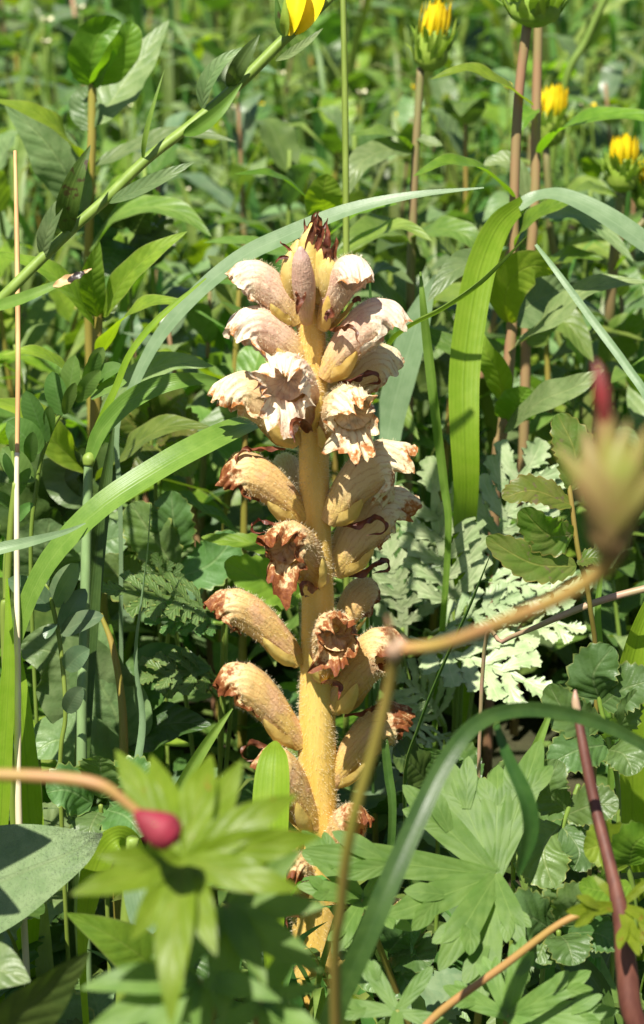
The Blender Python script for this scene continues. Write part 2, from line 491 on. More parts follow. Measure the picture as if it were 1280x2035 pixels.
# ------------------------------------------------------------------ setting: soil
def soil():
    nt = N('meadow_soil')
    tc = nt.n('ShaderNodeTexCoord')
    n1 = nt.noise(35.0, tc.outputs['Object'], 6.0, 0.65); n2 = nt.noise(4.0, tc.outputs['Object'], 4.0)
    c = nt.ramp(n1, [(0.3, (.018, .013, .008)), (0.55, (.05, .036, .02)), (0.75, (.09, .07, .04))])
    c = nt.mix(nt.math('MULTIPLY', nt.step(n2, 0.35, 0.6), 0.6), c, (.035, .055, .018))
    M['soil'] = nt.finish(c, 0.9, 0.2, nt.bump(n1, 1.0, 0.01))
soil()
def height(x, y):
    return 0.25 * np.sin(x * 0.31 + 1.0) * np.cos(y * 0.23) + 0.18 * np.sin(x * 0.83 + y * 0.61)
mb = MB()
ax = np.concatenate([-np.geomspace(30000, 120, 14), np.linspace(-110, 110, 56), np.geomspace(120, 30000, 14)])
ay = np.concatenate([-np.geomspace(30000, 120, 14), np.linspace(-110, 300, 90), np.geomspace(330, 30000, 14)])
X, Y = np.meshgrid(ax, ay, indexing='ij')
Z = height(X, Y) * (np.abs(X) < 115) * (np.abs(Y - 95) < 210)
V = np.stack([X, Y, Z - 0.3], -1).reshape(-1, 3)
mb.add(V, grid_faces(len(ax), len(ay))[:, ::-1], V[:, :2] * 0.01)
kind('ground', mb, 'soil', 'structure')

# ------------------------------------------------------------------ the broomrape
AXIS = [(622, 2000), (626, 1800), (630, 1600), (630, 1400), (632, 1200), (626, 1000), (624, 850), (622, 720), (614, 600), (614, 500), (622, 445)]
def depth_on_plane(py, y0=0.0):
    t = (1017.5 - py) * K
    return (y0 - CAM[1]) / (FWD[1] + UPV[1] * t)
def S_(px, py, dy=0.0):                      # a point at distance dy (cm) behind the spike's own plane
    return A(px, py, depth_on_plane(py, dy))
sp = [S_(x, y) for x, y in AXIS]
base = np.array([sp[0][0], 0, -0.3])
spike = thing('broomrape', 'pale yellow broomrape flower spike with browning tubular blossoms amid green meadow leaves', 'flower', base)
rad = [wpx(w, 50) / 2 for w in (100, 96, 84, 74, 66, 60, 58, 56, 52, 34, 12)]
mbs = tube(MB(), [base] + sp, [rad[0] * 1.05] + rad, 90, 24, 0.018, 3)
stem_o = part('stem', mbs, 'spike_stem', spike)
hair_pts, hair_nrm, hair_len = [], [], []

def scatter(V, n, m, count, rs, wrap=True, umin=0.0, umax=1.0, length=0.09):
    Gd = V.reshape(n, m, 3)
    i = rs.uniform(umin * (n - 1), umax * (n - 1) - 0.01, count)
    j = rs.uniform(0, m if wrap else m - 1.001, count)
    i0 = np.floor(i).astype(int); j0 = np.floor(j).astype(int)
    j1 = (j0 + 1) % m
    fi = (i - i0)[:, None]; fj = (j - j0)[:, None]
    a, b, c, d = Gd[i0, j0], Gd[i0, j1], Gd[i0 + 1, j0], Gd[i0 + 1, j1]
    p = a * (1 - fi) * (1 - fj) + b * (1 - fi) * fj + c * fi * (1 - fj) + d * fi * fj
    nn = unit(np.cross(b - a, c - a))
    return p, nn, length * rs.uniform(0.4, 1.25, count)

Vst = mbs.v[0][:90 * 24]
ctr = Vst.reshape(90, 24, 3).mean(1)
p, nn, ln = scatter(Vst, 90, 24, 24000, nrs, True, 0.05, 0.97, 0.075)
ic = np.argmin(np.abs(p[:, 2][:, None] - ctr[:, 2][None]), 1)
sgn = np.sign(np.sum(nn * (p - ctr[ic]), 1, keepdims=True))
hair_pts.append(p); hair_nrm.append(nn * sgn); hair_len.append(ln)

def corolla(mb, p0, hump, mouth, R, seed, close=0.0, flare=1.0, frill=1.0, upper=1.0, nu=36, nv=72):
    """curved tube from the axil over a humped back to a two-lipped ragged mouth"""
    rs = np.random.RandomState(seed)
    p0, hump, mouth = (np.asarray(q, float) for q in (p0, hump, mouth))
    c1 = p0 + (hump - p0) * 0.62 - np.array([0, 0, 0.0])
    c2 = hump * 0.75 + mouth * 0.25
    t = np.linspace(0, 1, nu)[:, None]
    P = (1 - t) ** 3 * p0 + 3 * (1 - t) ** 2 * t * c1 + 3 * (1 - t) * t ** 2 * c2 + t ** 3 * mouth
    T = unit(np.gradient(P, axis=0))
    up = unit(hump - (p0 + mouth) / 2)
    D = unit(up[None] - T * np.sum(up[None] * T, 1, keepdims=True))
    B = unit(np.cross(T, D))
    u = t[:, 0]
    r = R * np.interp(u, [0, .12, .3, .5, .7, .82, .92, 1], [.42, .62, .82, .95, 1.0, .97, .93 - .3 * close, .92 - .45 * close])
    th = np.linspace(0, 2 * np.pi, nv, endpoint=False)
    cth = np.cos(th)
    vent = np.clip((-cth - 0.05) / 0.6, 0, 1); vent = vent * vent * (3 - 2 * vent)
    dors = np.clip((cth - 0.1) / 0.6, 0, 1)
    tip = np.clip((u - 0.78) / 0.22, 0, 1) ** 1.4
    low3 = 0.55 + 0.45 * np.abs(np.sin(1.5 * (th - np.pi) + np.pi / 2))
    up2 = 0.6 + 0.4 * np.abs(np.sin(th * 1.0))
    rr = r[:, None] * (1 + tip[:, None] * (flare * 0.62 * vent * low3 - 0.10 * dors * upper)[None])
    ext = tip[:, None] * R * (0.36 * vent * low3 * flare + 0.34 * dors * up2 * upper)[None]
    jag = np.interp(np.arange(nv) * 16 / nv, np.arange(17), np.r_[(j26 := rs.rand(16)), j26[0]])
    jag = jag * .8 + rs.rand(nv) * .2
    ext = ext * (0.7 + 0.55 * jag[None])
    ph = rs.rand(8) * 6.28
    def fr_(s_):
        q = np.sin(3 * th + ph[0] + s_) * .9 + np.sin(6 * th + ph[1] + 2 * s_) + .8 * np.sin(10 * th + ph[2] - s_) + .35 * np.sin(17 * th + ph[3] + s_)
        return q[None] * tip[:, None] ** 1.1
    crumple = np.sin(16 * u[:, None] + 7 * th[None] + ph[4]) * np.sin(11 * th[None] - 21 * u[:, None] + ph[5])
    mid_t = np.clip((u - 0.62) / 0.3, 0, 1)[:, None]
    rr = rr + frill * R * (0.095 * fr_(0.0) + 0.07 * crumple * mid_t) + frill * R * 0.035 * (rs.rand(nu, nv) - .5) * 2 * tip[:, None]
    ext = ext + frill * R * (0.075 * fr_(1.3) + 0.06 * np.roll(crumple, 5, 1) * mid_t)
    lop = 1 + frill * .10 * np.sin(th + ph[6]) * tip[:, None] + frill * .07 * np.sin(2 * th + ph[7]) * tip[:, None]
    rr = rr * lop
    ext = ext + frill * R * .12 * np.sin(2 * th + ph[5])[None] * tip[:, None]
    ridg = 1 + 0.018 * np.sin(9 * th + ph[6])[None] + 0.04 * np.sin(2 * th + ph[7] + 3 * u[:, None]) + 0.015 * crumple
    rr = rr * ridg
    droop = -tip[:, None] * (vent * 0.35 * flare * R)[None]
    V = P[:, None] + D[:, None] * (cth[None] * rr + droop)[..., None] + B[:, None] * (np.sin(th)[None] * rr * 0.92)[..., None] + T[:, None] * ext[..., None]
    uv = np.stack([np.repeat(u[:, None], nv, 1), np.repeat((th / 6.2832)[None], nu, 0)], -1)
    mb.add(V.reshape(-1, 3), grid_faces(nu, nv, True), uv.reshape(-1, 2))
    return P, T, D, B, V.reshape(-1, 3)

def flower(b, h, mo, R, mat, seed, close=0.0, flare=1.0, frill=1.0, upper=1.0, calyx=True, bract=1, nm='flower', hair=1100):
    """b, h, mo: (px, py, cm behind the spike plane) of axil, top of the back and mouth"""
    rs = np.random.RandomState(seed + 100)
    p0, hp, mt = S_(*b), S_(*h), S_(*mo)
    Rc = wpx(R, 50) / 2
    # the hump is where the outline of the back lies: bring it in by a radius to get the tube's axis
    upd = unit(hp - (p0 + mt) / 2)
    mb = MB()
    P, T, D, B, V = corolla(mb, p0, hp - upd * Rc * 0.55, mt, Rc, seed, close, flare, frill, upper)
    co = part(nm, mb, mat, spike)
    pp, nn, ln = scatter(V, 36, 72, hair, rs, True, 0.08, 0.85, 0.075)
    ctrs = V.reshape(36, 72, 3).mean(1)
    ii = np.argmin(((pp[:, None] - ctrs[None]) ** 2).sum(2), 1)
    s = np.sign(np.sum(nn * (pp - ctrs[ii]), 1, keepdims=True))
    hair_pts.append(pp); hair_nrm.append(nn * s); hair_len.append(ln)
    if calyx:
        mc = MB()
        for sd in (-1, 1):
            q = [P[0] - D[0] * Rc * .2 + B[0] * sd * Rc * .25, P[4] - D[4] * Rc * .62 + B[4] * sd * Rc * .62,
                 P[9] - D[9] * Rc * .62 + B[9] * sd * Rc * .86, P[12] - D[12] * Rc * .5 + B[12] * sd * Rc * .92]
            outn = -D[5] * 0.5 + B[5] * sd
            ribbon(mc, q, Rc * 1.0, 'spear', 14, 7, hint=outn, fold=-0.5, wave=0.1, seed=seed)
        part('calyx', mc, 'calyx', co)
    if bract:
        mbx = MB()
        L = Rc * rs.uniform(1.7, 2.5)
        q0 = P[1] - D[1] * Rc * .6
        dirn = unit(T[6] - D[6] * 0.8)
        q1 = q0 + dirn * L * .38
        sw = B[6] * rs.uniform(-.5, .5) * L
        if bract == 2:       # rolled into a ring
            q2 = q1 + (dirn * .26 + D[6] * .05) * L + sw * .2
            q3 = q1 + (dirn * .36 - D[6] * .16) * L + sw * .5
            q4 = q1 + (dirn * .18 - D[6] * .36) * L + sw * .6
            q5 = q1 + (-dirn * .14 - D[6] * .34) * L + sw * .8
        else:
            q2 = q1 + (dirn * .25 - D[6] * .12) * L + sw * .3
            q3 = q1 + (dirn * .34 - D[6] * .34) * L + sw * .6
            q4 = q1 + (dirn * .22 - D[6] * .55) * L + sw * .5
            q5 = q1 + (dirn * .26 - D[6] * .75) * L + sw * .3
        ribbon(mbx, [q0, q1, q2, q3, q4, q5], Rc * 0.5, 'spear', 26, 6, hint=-D[6], hint2=dirn, fold=0.9, wave=.4, wf=4, roll=rs.uniform(-70, 70), seed=seed)
        part('bract', mbx, 'brown', co)
    return co, (P, T, D, B, Rc)

FL = [  # axil, back, mouth, breadth px, material, options
    ((592, 640, -.1), (505, 508, -.2), (478, 566, -.3), 74, 'cor_fresh', dict(flare=.55, frill=.8, upper=.6, bract=1)),
    ((640, 650, -.2), (705, 482, -.7), (708, 560, -1.0), 72, 'cor_fresh', dict(flare=.6, frill=.8, upper=.7, bract=1)),
    ((606, 726, -.1), (500, 592, -.3), (480, 668, -.5), 80, 'cor_fresh', dict(flare=1.1, frill=1.2, bract=1)),
    ((645, 750, -.2), (752, 578, -.4), (775, 648, -.5), 86, 'cor_fresh', dict(flare=1.0, frill=1.2, bract=2)),
    ((645, 800, .5), (752, 668, .9), (768, 735, .9), 84, 'cor_mid', dict(flare=1.0, frill=1.0, bract=0)),
    ((622, 850, -.5), (566, 684, -.5), (566, 768, -1.9), 96, 'cor_fresh', dict(flare=1.0, frill=2.0, upper=.5, close=.1, bract=1)),
    ((592, 880, 0), (468, 722, -.1), (462, 800, -.3), 84, 'cor_mid', dict(flare=.9, frill=1.3, bract=1)),
    ((648, 885, -.5), (684, 754, -.6), (712, 826, -1.8), 90, 'cor_mid', dict(flare=.95, frill=2.0, upper=.5, close=.15, bract=1)),
    ((602, 1030, -.1), (486, 886, -.2), (462, 958, -.3), 88, 'cor_old', dict(flare=.6, frill=1.2, close=.3, bract=2)),
    ((600, 1010, .6), (566, 896, 1.5), (560, 930, 1.8), 60, 'cor_mid', dict(flare=.4, close=.4, bract=0, calyx=False)),
    ((652, 1035, -.2), (752, 868, -.3), (792, 930, -.4), 98, 'cor_mid', dict(flare=1.1, frill=1.5, bract=2)),
    ((662, 1140, .3), (752, 958, .5), (790, 1025, .6), 104, 'cor_mid', dict(flare=.8, frill=1.3, bract=2)),
    ((640, 1160, -.4), (572, 1022, -.5), (558, 1096, -1.7), 90, 'cor_old', dict(flare=.9, frill=2.0, close=.2, upper=.6, bract=2)),
    ((596, 1316, -.1), (462, 1156, -.3), (436, 1218, -.5), 78, 'cor_old', dict(flare=.7, frill=1.1, close=.1, bract=0)),
    ((668, 1270, .5), (722, 1132, 1.2), (730, 1196, 1.3), 74, 'cor_old', dict(flare=.5, close=.4, bract=0)),
    ((636, 1350, -.5), (660, 1200, -.6), (676, 1270, -1.85), 86, 'cor_old', dict(flare=.95, frill=2.0, upper=.5, close=.15, bract=1)),
    ((660, 1410, -.1), (762, 1238, -.4), (776, 1300, -.6), 92, 'cor_old', dict(flare=.5, frill=.9, close=.25, bract=2)),
    ((598, 1480, -.1), (472, 1302, -.3), (456, 1372, -.4), 90, 'cor_old', dict(flare=.8, frill=1.2, close=.3, bract=2)),
    ((658, 1560, 0), (762, 1392, .1), (802, 1438, .1), 86, 'cor_old', dict(flare=.4, frill=1.2, close=.5, bract=0)),
    ((626, 1650, -.3), (548, 1476, -.7), (530, 1530, -.9), 84, 'cor_old', dict(flare=.6, frill=1.2, close=.3, bract=1)),
    ((645, 1730, -.2), (700, 1590, -.6), (712, 1640, -.9), 76, 'cor_old', dict(flare=.5, frill=1.2, close=.3, bract=1)),
    ((622, 1800, -.3), (574, 1680, -.8), (572, 1740, -1.1), 76, 'cor_old', dict(flare=.8, frill=1.4, close=.3, bract=1)),
    ((640, 1920, 0), (770, 1770, -.2), (806, 1836, -.3), 84, 'cor_old', dict(flare=.8, frill=1.4, close=.3, bract=1)),
]
for i, (b, h, mo, R, mt, kw) in enumerate(FL):
    co, (P, T, D, B, Rc) = flower(b, h, mo, R, mt, i * 7 + 3, **kw)
    if kw.get('frill', 1) > 1.9:            # stigma and style in the open throats
        mbx = MB()
        c = P[24] + D[24] * Rc * .25
        tube(mbx, [P[14], P[20] + D[20] * Rc * .3, c, c + T[24] * Rc * .35 - D[24] * Rc * .1], [Rc * .07, Rc * .07, Rc * .09, Rc * .2], 14, 8)
        part('stigma', mbx, 'calyx', co)
        nr, na = 9, 36
        rr_ = np.linspace(0.02, 1.0, nr)[:, None] * np.ones(na)[None]; aa = np.linspace(0, 6.2832, na, endpoint=False)[None] + 0 * rr_
        hz = .30 * np.sin(2 * aa + i) * rr_ + .22 * np.sin(3 * aa + 2 * i + 6 * rr_) * rr_ + .16 * np.sin(5 * aa - 9 * rr_) + .40 * rr_ ** 2 + nrs.uniform(-.09, .09, (nr, na))
        Vt = P[25][None, None] + (D[25] * (np.cos(aa) * rr_)[..., None] + B[25] * (np.sin(aa) * rr_)[..., None]) * Rc * .9 + T[25] * (hz * Rc * .8)[..., None]
        part('throat', MB().add(Vt.reshape(-1, 3), grid_faces(nr, na, True), np.stack([.72 + 0 * rr_, aa / 6.2832], -1).reshape(-1, 2)), FL[i][4], co)
# young buds and withered bract tips crowding the apex
def bud(b, t, R, mat, seed, tip_l=0.0, tip_to=None):
    p0, p1 = S_(*b), S_(*t)
    Rc = wpx(R, 50) / 2
    mb = tube(MB(), [p0, p0 * .55 + p1 * .45, p0 * .18 + p1 * .82, p1], [Rc * .6, Rc * 1.1, Rc * .85, Rc * .22], 26, 18, 0.02, seed)
    o = part('bud', mb, mat, spike)
    pp, nn, ln = scatter(mb.v[0][:26 * 18], 26, 18, 160, np.random.RandomState(seed), True, 0.1, 0.95, 0.06)
    cc = mb.v[0][:26 * 18].reshape(26, 18, 3).mean(1)
    ii = np.argmin(((pp[:, None] - cc[None]) ** 2).sum(2), 1)
    hair_pts.append(pp); hair_nrm.append(nn * np.sign(np.sum(nn * (pp - cc[ii]), 1, keepdims=True))); hair_len.append(ln)
    return o
bud((610, 640, -.5), (597, 492, -1.15), 40, 'cor_pink', 31)
for k, (b, t, R) in enumerate([((590, 600, .1), (592, 478, .1), 44), ((612, 590, -.3), (616, 455, -.3), 46), ((640, 600, -.2), (640, 482, -.4), 46),
                               ((622, 590, .4), (632, 452, .4), 42), ((655, 610, -.3), (652, 512, -.7), 40), ((575, 590, -.2), (578, 500, -.3), 34)]):
    bud(b, t, R, 'bud', 50 + k)
TIPS = [((608, 505, -.5), (622, 455, -.5), (634, 418, -.45), 16), ((628, 500, -.5), (640, 460, -.5), (625, 428, -.6), 15), ((596, 490, -.2), (608, 460, -.2), (604, 432, -.2), 12),
        ((648, 520, -.6), (652, 478, -.6), (648, 440, -.5), 18), ((660, 540, -.5), (662, 500, -.5), (668, 470, -.5), 18), ((575, 512, -.4), (560, 512, -.4), (548, 524, -.4), 9),
        ((580, 500, -.2), (568, 488, -.2), (558, 478, -.2), 7), ((640, 490, -.7), (652, 500, -.7), (658, 535, -.7), 18), ((612, 460, .2), (622, 440, .2), (630, 420, .2), 14),
        ((594, 575, -.95), (598, 590, -1.0), (590, 626, -1.0), 24), ((655, 614, -.9), (660, 622, -.95), (650, 640, -.95), 26), ((700, 600, -.5), (712, 592, -.5), (716, 600, -.5), 12),
        ((618, 470, -.35), (640, 455, -.35), (652, 432, -.3), 11), ((632, 470, 0), (636, 440, 0), (628, 424, 0), 13)]
for k, (a, b, c, w) in enumerate(TIPS):
    q = [S_(*a), S_(*b), S_(*c)]
    q.insert(2, (q[1] + q[2]) / 2 + nrs.uniform(-.05, .05, 3))
    mb = ribbon(MB(), q, wpx(w, 50), 'spear', 16, 6, hint=(nrs.uniform(-.5, .5), -1, .3), fold=.8, wave=.5, wf=3, roll=nrs.uniform(-60, 60), seed=k)
    part('bract', mb, 'brown', spike)
# glandular hairs as one mass
HP, HN, HL = np.vstack(hair_pts), unit(np.vstack(hair_nrm) + nrs.uniform(-.35, .35, (sum(len(h) for h in hair_pts), 3))), np.concatenate(hair_len)
k = len(HP)
sd = unit(np.cross(HN, nrs.uniform(-1, 1, (k, 3))))
V = np.stack([HP - sd * .0024, HP + sd * .0024, HP + HN * HL[:, None] + sd * .0018, HP + HN * HL[:, None] - sd * .0018], 1).reshape(-1, 3)
mb = MB().add(V, np.arange(4 * k).reshape(-1, 4), np.tile([[0, 0], [0, 1], [1, 1], [1, 0.]], (k, 1)))
ho = part('fine_hair', mb, 'hair', spike)
ho['kind'] = 'stuff'

# ------------------------------------------------------------------ grasses standing near the spike
HC = (0, -0.94, 0.34)           # faces the viewer's side
HU = (0, -0.35, 0.94)           # faces up
def blade(pts, mat, label, name='grass_blade', hint=HC, hint2=None, n=44, m=7, fold=.25, roll=0, wave=0, cat='grass', drop=True, group=None, curl=0):
    P = px2(pts); W = [wpx(p[3], p[2]) for p in pts]
    if drop:
        g = ground_pt(P[0], rng.uniform(-.6, .6), rng.uniform(0, 1.0))
        h = P[0][2]
        if h > 1.5:
            P = [g, g * .5 + P[0] * .5 + np.array([0, -.1 * h, 0.0]) * 0] + P
            W = [W[0] * .7, W[0] * .9] + W
        else:
            P = [g] + P; W = [W[0] * .8] + W
    t = thing('grass_plant', label, cat, P[0], group)
    part('blade', ribbon(MB(), P, W, None, n, m, hint=hint, hint2=hint2, fold=fold, roll=roll, wave=wave, curl=curl), mat, t)
    if drop:
        part('sheath', tube(MB(), [P[0] - [0, 0, .3], P[0] * .85 + P[1] * .15, P[0] * .7 + P[1] * .3], [W[0] * .42, W[0] * .38, W[0] * .2], 10, 8), 'stem', t)
    return t

blade([(-12, 1760, 52, 34), (12, 1400, 50.5, 34), (36, 1260, 49.5, 40), (90, 1130, 48.8, 50), (190, 1018, 48.4, 58), (320, 930, 48.6, 60), (430, 872, 49.2, 64), (510, 838, 50.4, 66), (580, 812, 52.5, 50), (640, 800, 54, 20)],
      'grass', 'broad pale green grass blade arching to touch the flower spike', hint=(-.35, -.75, .6), hint2=(-.2, -.55, .85), fold=.22)
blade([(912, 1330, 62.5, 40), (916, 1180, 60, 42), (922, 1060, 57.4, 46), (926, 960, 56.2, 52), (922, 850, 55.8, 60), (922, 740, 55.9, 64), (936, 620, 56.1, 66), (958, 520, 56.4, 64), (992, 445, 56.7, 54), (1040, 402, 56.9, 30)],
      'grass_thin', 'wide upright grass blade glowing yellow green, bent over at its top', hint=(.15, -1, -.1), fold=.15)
blade([(1030, 410, 56.9, 28), (1066, 391, 56.8, 28), (1110, 388, 56.5, 40), (1170, 412, 56.2, 50), (1240, 455, 56, 56), (1320, 515, 56, 50), (1400, 590, 56, 30)],
      'grass_blue', 'blue green outer half of a grass blade sloping down past yellow buds', hint=(.25, -.6, .8), fold=.2, drop=False)
blade([(735, 1000, 55, 10), (740, 820, 53.5, 12), (770, 700, 51.2, 13), (810, 655, 49.8, 15), (880, 618, 49.2, 15), (950, 572, 48.9, 17), (1005, 518, 48.8, 12), (1048, 470, 48.8, 3)],
      'grass', 'thin folded grass blade crossing in front of the wide yellow green blade', hint=(-.3, -.6, .8), fold=1.1, roll=60)
blade([(240, 1040, 54, 10), (232, 860, 53.6, 12), (256, 790, 53.4, 20), (310, 680, 53.2, 30), (390, 585, 53, 36), (480, 512, 52.8, 40), (570, 468, 52.5, 40), (690, 418, 52.2, 30), (820, 388, 52, 17), (962, 373, 52, 3)],
      'grass_blue', 'long blue green grass blade passing behind the tip of the spike', hint=(-.3, -.7, .65), fold=.15)
blade([(1065, 486, 53.5, 6), (1110, 545, 53, 12), (1180, 640, 52.6, 16), (1245, 728, 52.2, 17), (1300, 820, 52, 17), (1340, 1000, 53, 15)][::-1],
      'grass_blue', 'narrow blue grey grass blade slanting past the red fruit', hint=(-.3, -.7, .6), fold=.3, n=34)
blade([(892, 1080, 56, 14), (884, 960, 55.6, 18), (868, 830, 55, 20), (852, 690, 54.5, 20), (842, 600, 54, 14), (836, 540, 54, 4)],
      'grass', 'slender green grass blade standing beside the wide yellow green blade', hint=(-.4, -.9, .2), fold=.6)
blade([(760, 1000, 60, 50), (772, 860, 60, 58), (800, 740, 59.6, 66), (830, 640, 59.4, 56), (856, 570, 59.2, 20), (866, 545, 59, 4)],
      'grass_blue', 'broad pale grass blade in sun behind the right hand blossoms', hint=(-.3, -.8, .5), fold=.12)
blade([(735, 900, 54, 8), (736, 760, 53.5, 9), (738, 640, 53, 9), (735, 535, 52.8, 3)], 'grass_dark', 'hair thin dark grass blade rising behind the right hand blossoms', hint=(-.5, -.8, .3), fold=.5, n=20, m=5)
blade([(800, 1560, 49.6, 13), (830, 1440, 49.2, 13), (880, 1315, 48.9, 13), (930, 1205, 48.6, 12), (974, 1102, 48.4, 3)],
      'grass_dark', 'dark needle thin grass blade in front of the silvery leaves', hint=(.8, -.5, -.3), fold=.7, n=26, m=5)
blade([(265, 1640, 51.5, 20), (272, 1540, 51.4, 26), (286, 1430, 51.3, 30), (272, 1310, 51.2, 28), (284, 1190, 51.2, 30), (296, 1080, 51.2, 22), (300, 1000, 51.4, 4)],
      'grass_blue', 'twisted blue green grass blade in the shade left of the spike', hint=(-.3, -.8, .3), roll=80, fold=.2)
blade([(150, 1660, 51.8, 30), (160, 1500, 51.7, 34), (172, 1300, 51.6, 36), (190, 1100, 51.5, 36), (205, 980, 51.4, 30), (225, 850, 51.5, 6)],
      'grass_dark', 'dark green grass blade standing close behind the jointed grass stem', hint=(.5, -.8, .2), fold=.4)
blade([(300, 1680, 48, 22), (345, 1590, 47.7, 26), (390, 1510, 47.5, 24), (430, 1450, 47.4, 16), (462, 1408, 47.4, 3)],
      'grass', 'short bright grass blade pointing up at a withered blossom', hint=(.3, -.7, .6), fold=.6, n=24)
blade([(0, 1680, 50, 40), (5, 1560, 49.5, 44), (14, 1420, 49.2, 38), (20, 1290, 49, 24), (14, 1150, 49, 5)], 'grass_thin', 'bright upright grass blade beside the white dry stalk', hint=(-.3, -.9, .1), fold=.4, n=24)
blade([(62, 1700, 50.8, 50), (56, 1600, 50.6, 54), (50, 1500, 50.4, 46), (42, 1380, 50.2, 30), (34, 1270, 50.2, 5)], 'grass_thin', 'wide tapering grass blade rising behind the white dry stalk', hint=(.3, -.9, .0), fold=.3, n=24)
blade([(-60, 1110, 47, 26), (0, 1092, 47, 26), (60, 1078, 47.2, 22), (130, 1058, 47.8, 12), (170, 1040, 48.2, 3)], 'grass_blue', 'thin grey grass blade lying level against the broad arching blade', hint=(0, -.7, .7), fold=.4, drop=False, n=20)
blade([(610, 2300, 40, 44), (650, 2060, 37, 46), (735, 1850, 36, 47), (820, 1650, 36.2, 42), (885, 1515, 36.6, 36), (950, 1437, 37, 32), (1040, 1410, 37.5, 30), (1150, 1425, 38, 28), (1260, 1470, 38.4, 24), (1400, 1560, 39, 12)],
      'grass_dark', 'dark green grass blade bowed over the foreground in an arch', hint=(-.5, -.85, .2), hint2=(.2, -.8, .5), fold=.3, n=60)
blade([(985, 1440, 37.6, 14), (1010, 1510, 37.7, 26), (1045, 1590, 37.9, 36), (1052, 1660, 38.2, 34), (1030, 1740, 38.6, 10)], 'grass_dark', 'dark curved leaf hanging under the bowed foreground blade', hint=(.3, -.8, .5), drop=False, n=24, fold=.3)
blade([(545, 1900, 46.5, 40), (540, 1720, 46.2, 66), (540, 1620, 46.2, 76), (543, 1545, 46.3, 72), (546, 1500, 46.4, 54), (547, 1480, 46.4, 26), (547, 1472, 46.4, 6)],
      'grass_thin', 'blunt light green leaf standing upright before the base of the spike', hint=(-.25, -1, .05), fold=.25, n=36)
blade([(165, 1900, 47, 24), (178, 1780, 46.4, 50), (196, 1710, 46, 58), (222, 1672, 45.8, 50), (248, 1668, 46, 50), (268, 1720, 46.6, 56), (280, 1830, 47.4, 60), (290, 1940, 48, 40)],
      'grass_thin', 'folded grass leaf bent in a tight hook beside the felted leaf', hint=(-.8, -.6, .1), hint2=(.6, -.7, .3), fold=.2, n=50)
blade([(1215, 1500, 52, 14), (1195, 1330, 51.8, 16), (1188, 1200, 51.6, 12), (1205, 1080, 51.4, 4)], 'grass', 'thin bright grass blade behind the pink stalk', n=24, fold=.6)
blade([(1255, 1460, 50, 60), (1245, 1380, 49.6, 62), (1262, 1290, 49.2, 54), (1290, 1210, 49, 40), (1330, 1120, 49, 10)], 'grass_thin', 'broad sunlit grass blade below the pink stalk', hint=(.2, -.9, .2), fold=.3, n=24)
blade([(985, 1760, 47, 20), (1010, 1640, 46.8, 24), (1060, 1500, 46.6, 22), (1100, 1400, 46.6, 6)], 'grass', 'short grass blade between the geranium leaf and toothed leaflets', n=24, fold=.5)
blade([(780, 1620, 52, 16), (772, 1540, 51.8, 18), (764, 1470, 51.6, 14), (758, 1400, 51.6, 4)], 'grass_dark', 'short dark grass blade beside the lowest right hand blossom', n=20, fold=.5)
blade([(1200, 1990, 46, 40), (1130, 1900, 46, 46), (1070, 1820, 46, 30), (1020, 1750, 46.4, 6)][::1], 'grass_dark', 'dark grass blade lying low under the orange stalk', n=24, fold=.3)

# jointed grass stem with two leaves, left of the spike
b0 = ground_pt(A(160, 1680, 51.2))
g = thing('jointed_grass_plant', 'jointed grass stem with one arching leaf and one thin upright leaf', 'grass', b0)
part('stem', tube(MB(), [b0] + px2([(162, 1500, 50.9), (168, 1250, 50.6), (172, 1050, 50.4), (176, 915, 50.2)]), [wpx(w, 50) / 2 for w in (22, 22, 21, 20, 18)], 40, 10), 'stem_blue', g)
part('node', tube(MB(), px2([(175, 926, 50.2), (177, 912, 50.2), (180, 902, 50.2)]), [wpx(w, 50) / 2 for w in (20, 27, 18)], 8, 10), 'stem', g)
lf = [(178, 915, 50.2, 22), (200, 860, 50, 34), (250, 805, 49.7, 42), (310, 770, 49.5, 40), (370, 756, 49.6, 30), (420, 756, 50.2, 18), (470, 770, 51.5, 4)]
part('leaf', ribbon(MB(), px2(lf), [wpx(p[3], p[2]) for p in lf], None, 36, 7, hint=(-.2, -.85, .5), fold=.35), 'grass', g)
lf = [(182, 880, 50.2, 16), (205, 830, 50, 18), (232, 770, 49.8, 16), (262, 700, 49.6, 15), (320, 630, 49.5, 14), (410, 553, 49.5, 3)]
part('leaf', ribbon(MB(), px2(lf), [wpx(p[3], p[2]) for p in lf], None, 36, 6, hint=(-.4, -.8, .4), fold=.4), 'grass_thin', g)

# plain stalks
def stalk(pts, mat, label, name, cat, drop=True, m=10, n=40, group=None):
    P = px2(pts); R = [wpx(p[3], p[2]) / 2 for p in pts]
    if drop:
        P = [ground_pt(P[0])] + P; R = [R[0]] + R
    return single(name, tube(MB(), P, R, n, m, 0.03), mat, P[0], label, cat, group)
t = thing('dry_stalk', 'bleached dry grass stalk, cream below and rusty above, standing at the meadow edge', 'stalk', ground_pt(A(38, 1660, 49.8)))
part('lower_stalk', tube(MB(), [origin_of(t)] + px2([(38, 1640, 49.8), (36, 1400, 49.4), (34, 1200, 49.2), (33, 960, 49), (34, 900, 49)]), [wpx(w, 50) / 2 for w in (14, 14, 13, 12, 10, 10)], 40, 9, .04), 'straw', t)
part('upper_stalk', tube(MB(), px2([(34, 905, 49), (36, 700, 49.2), (34, 500, 49.6), (30, 300, 50)]), [wpx(w, 50) / 2 for w in (9, 10, 10, 7)], 30, 9, .04), 'straw_brown', t)
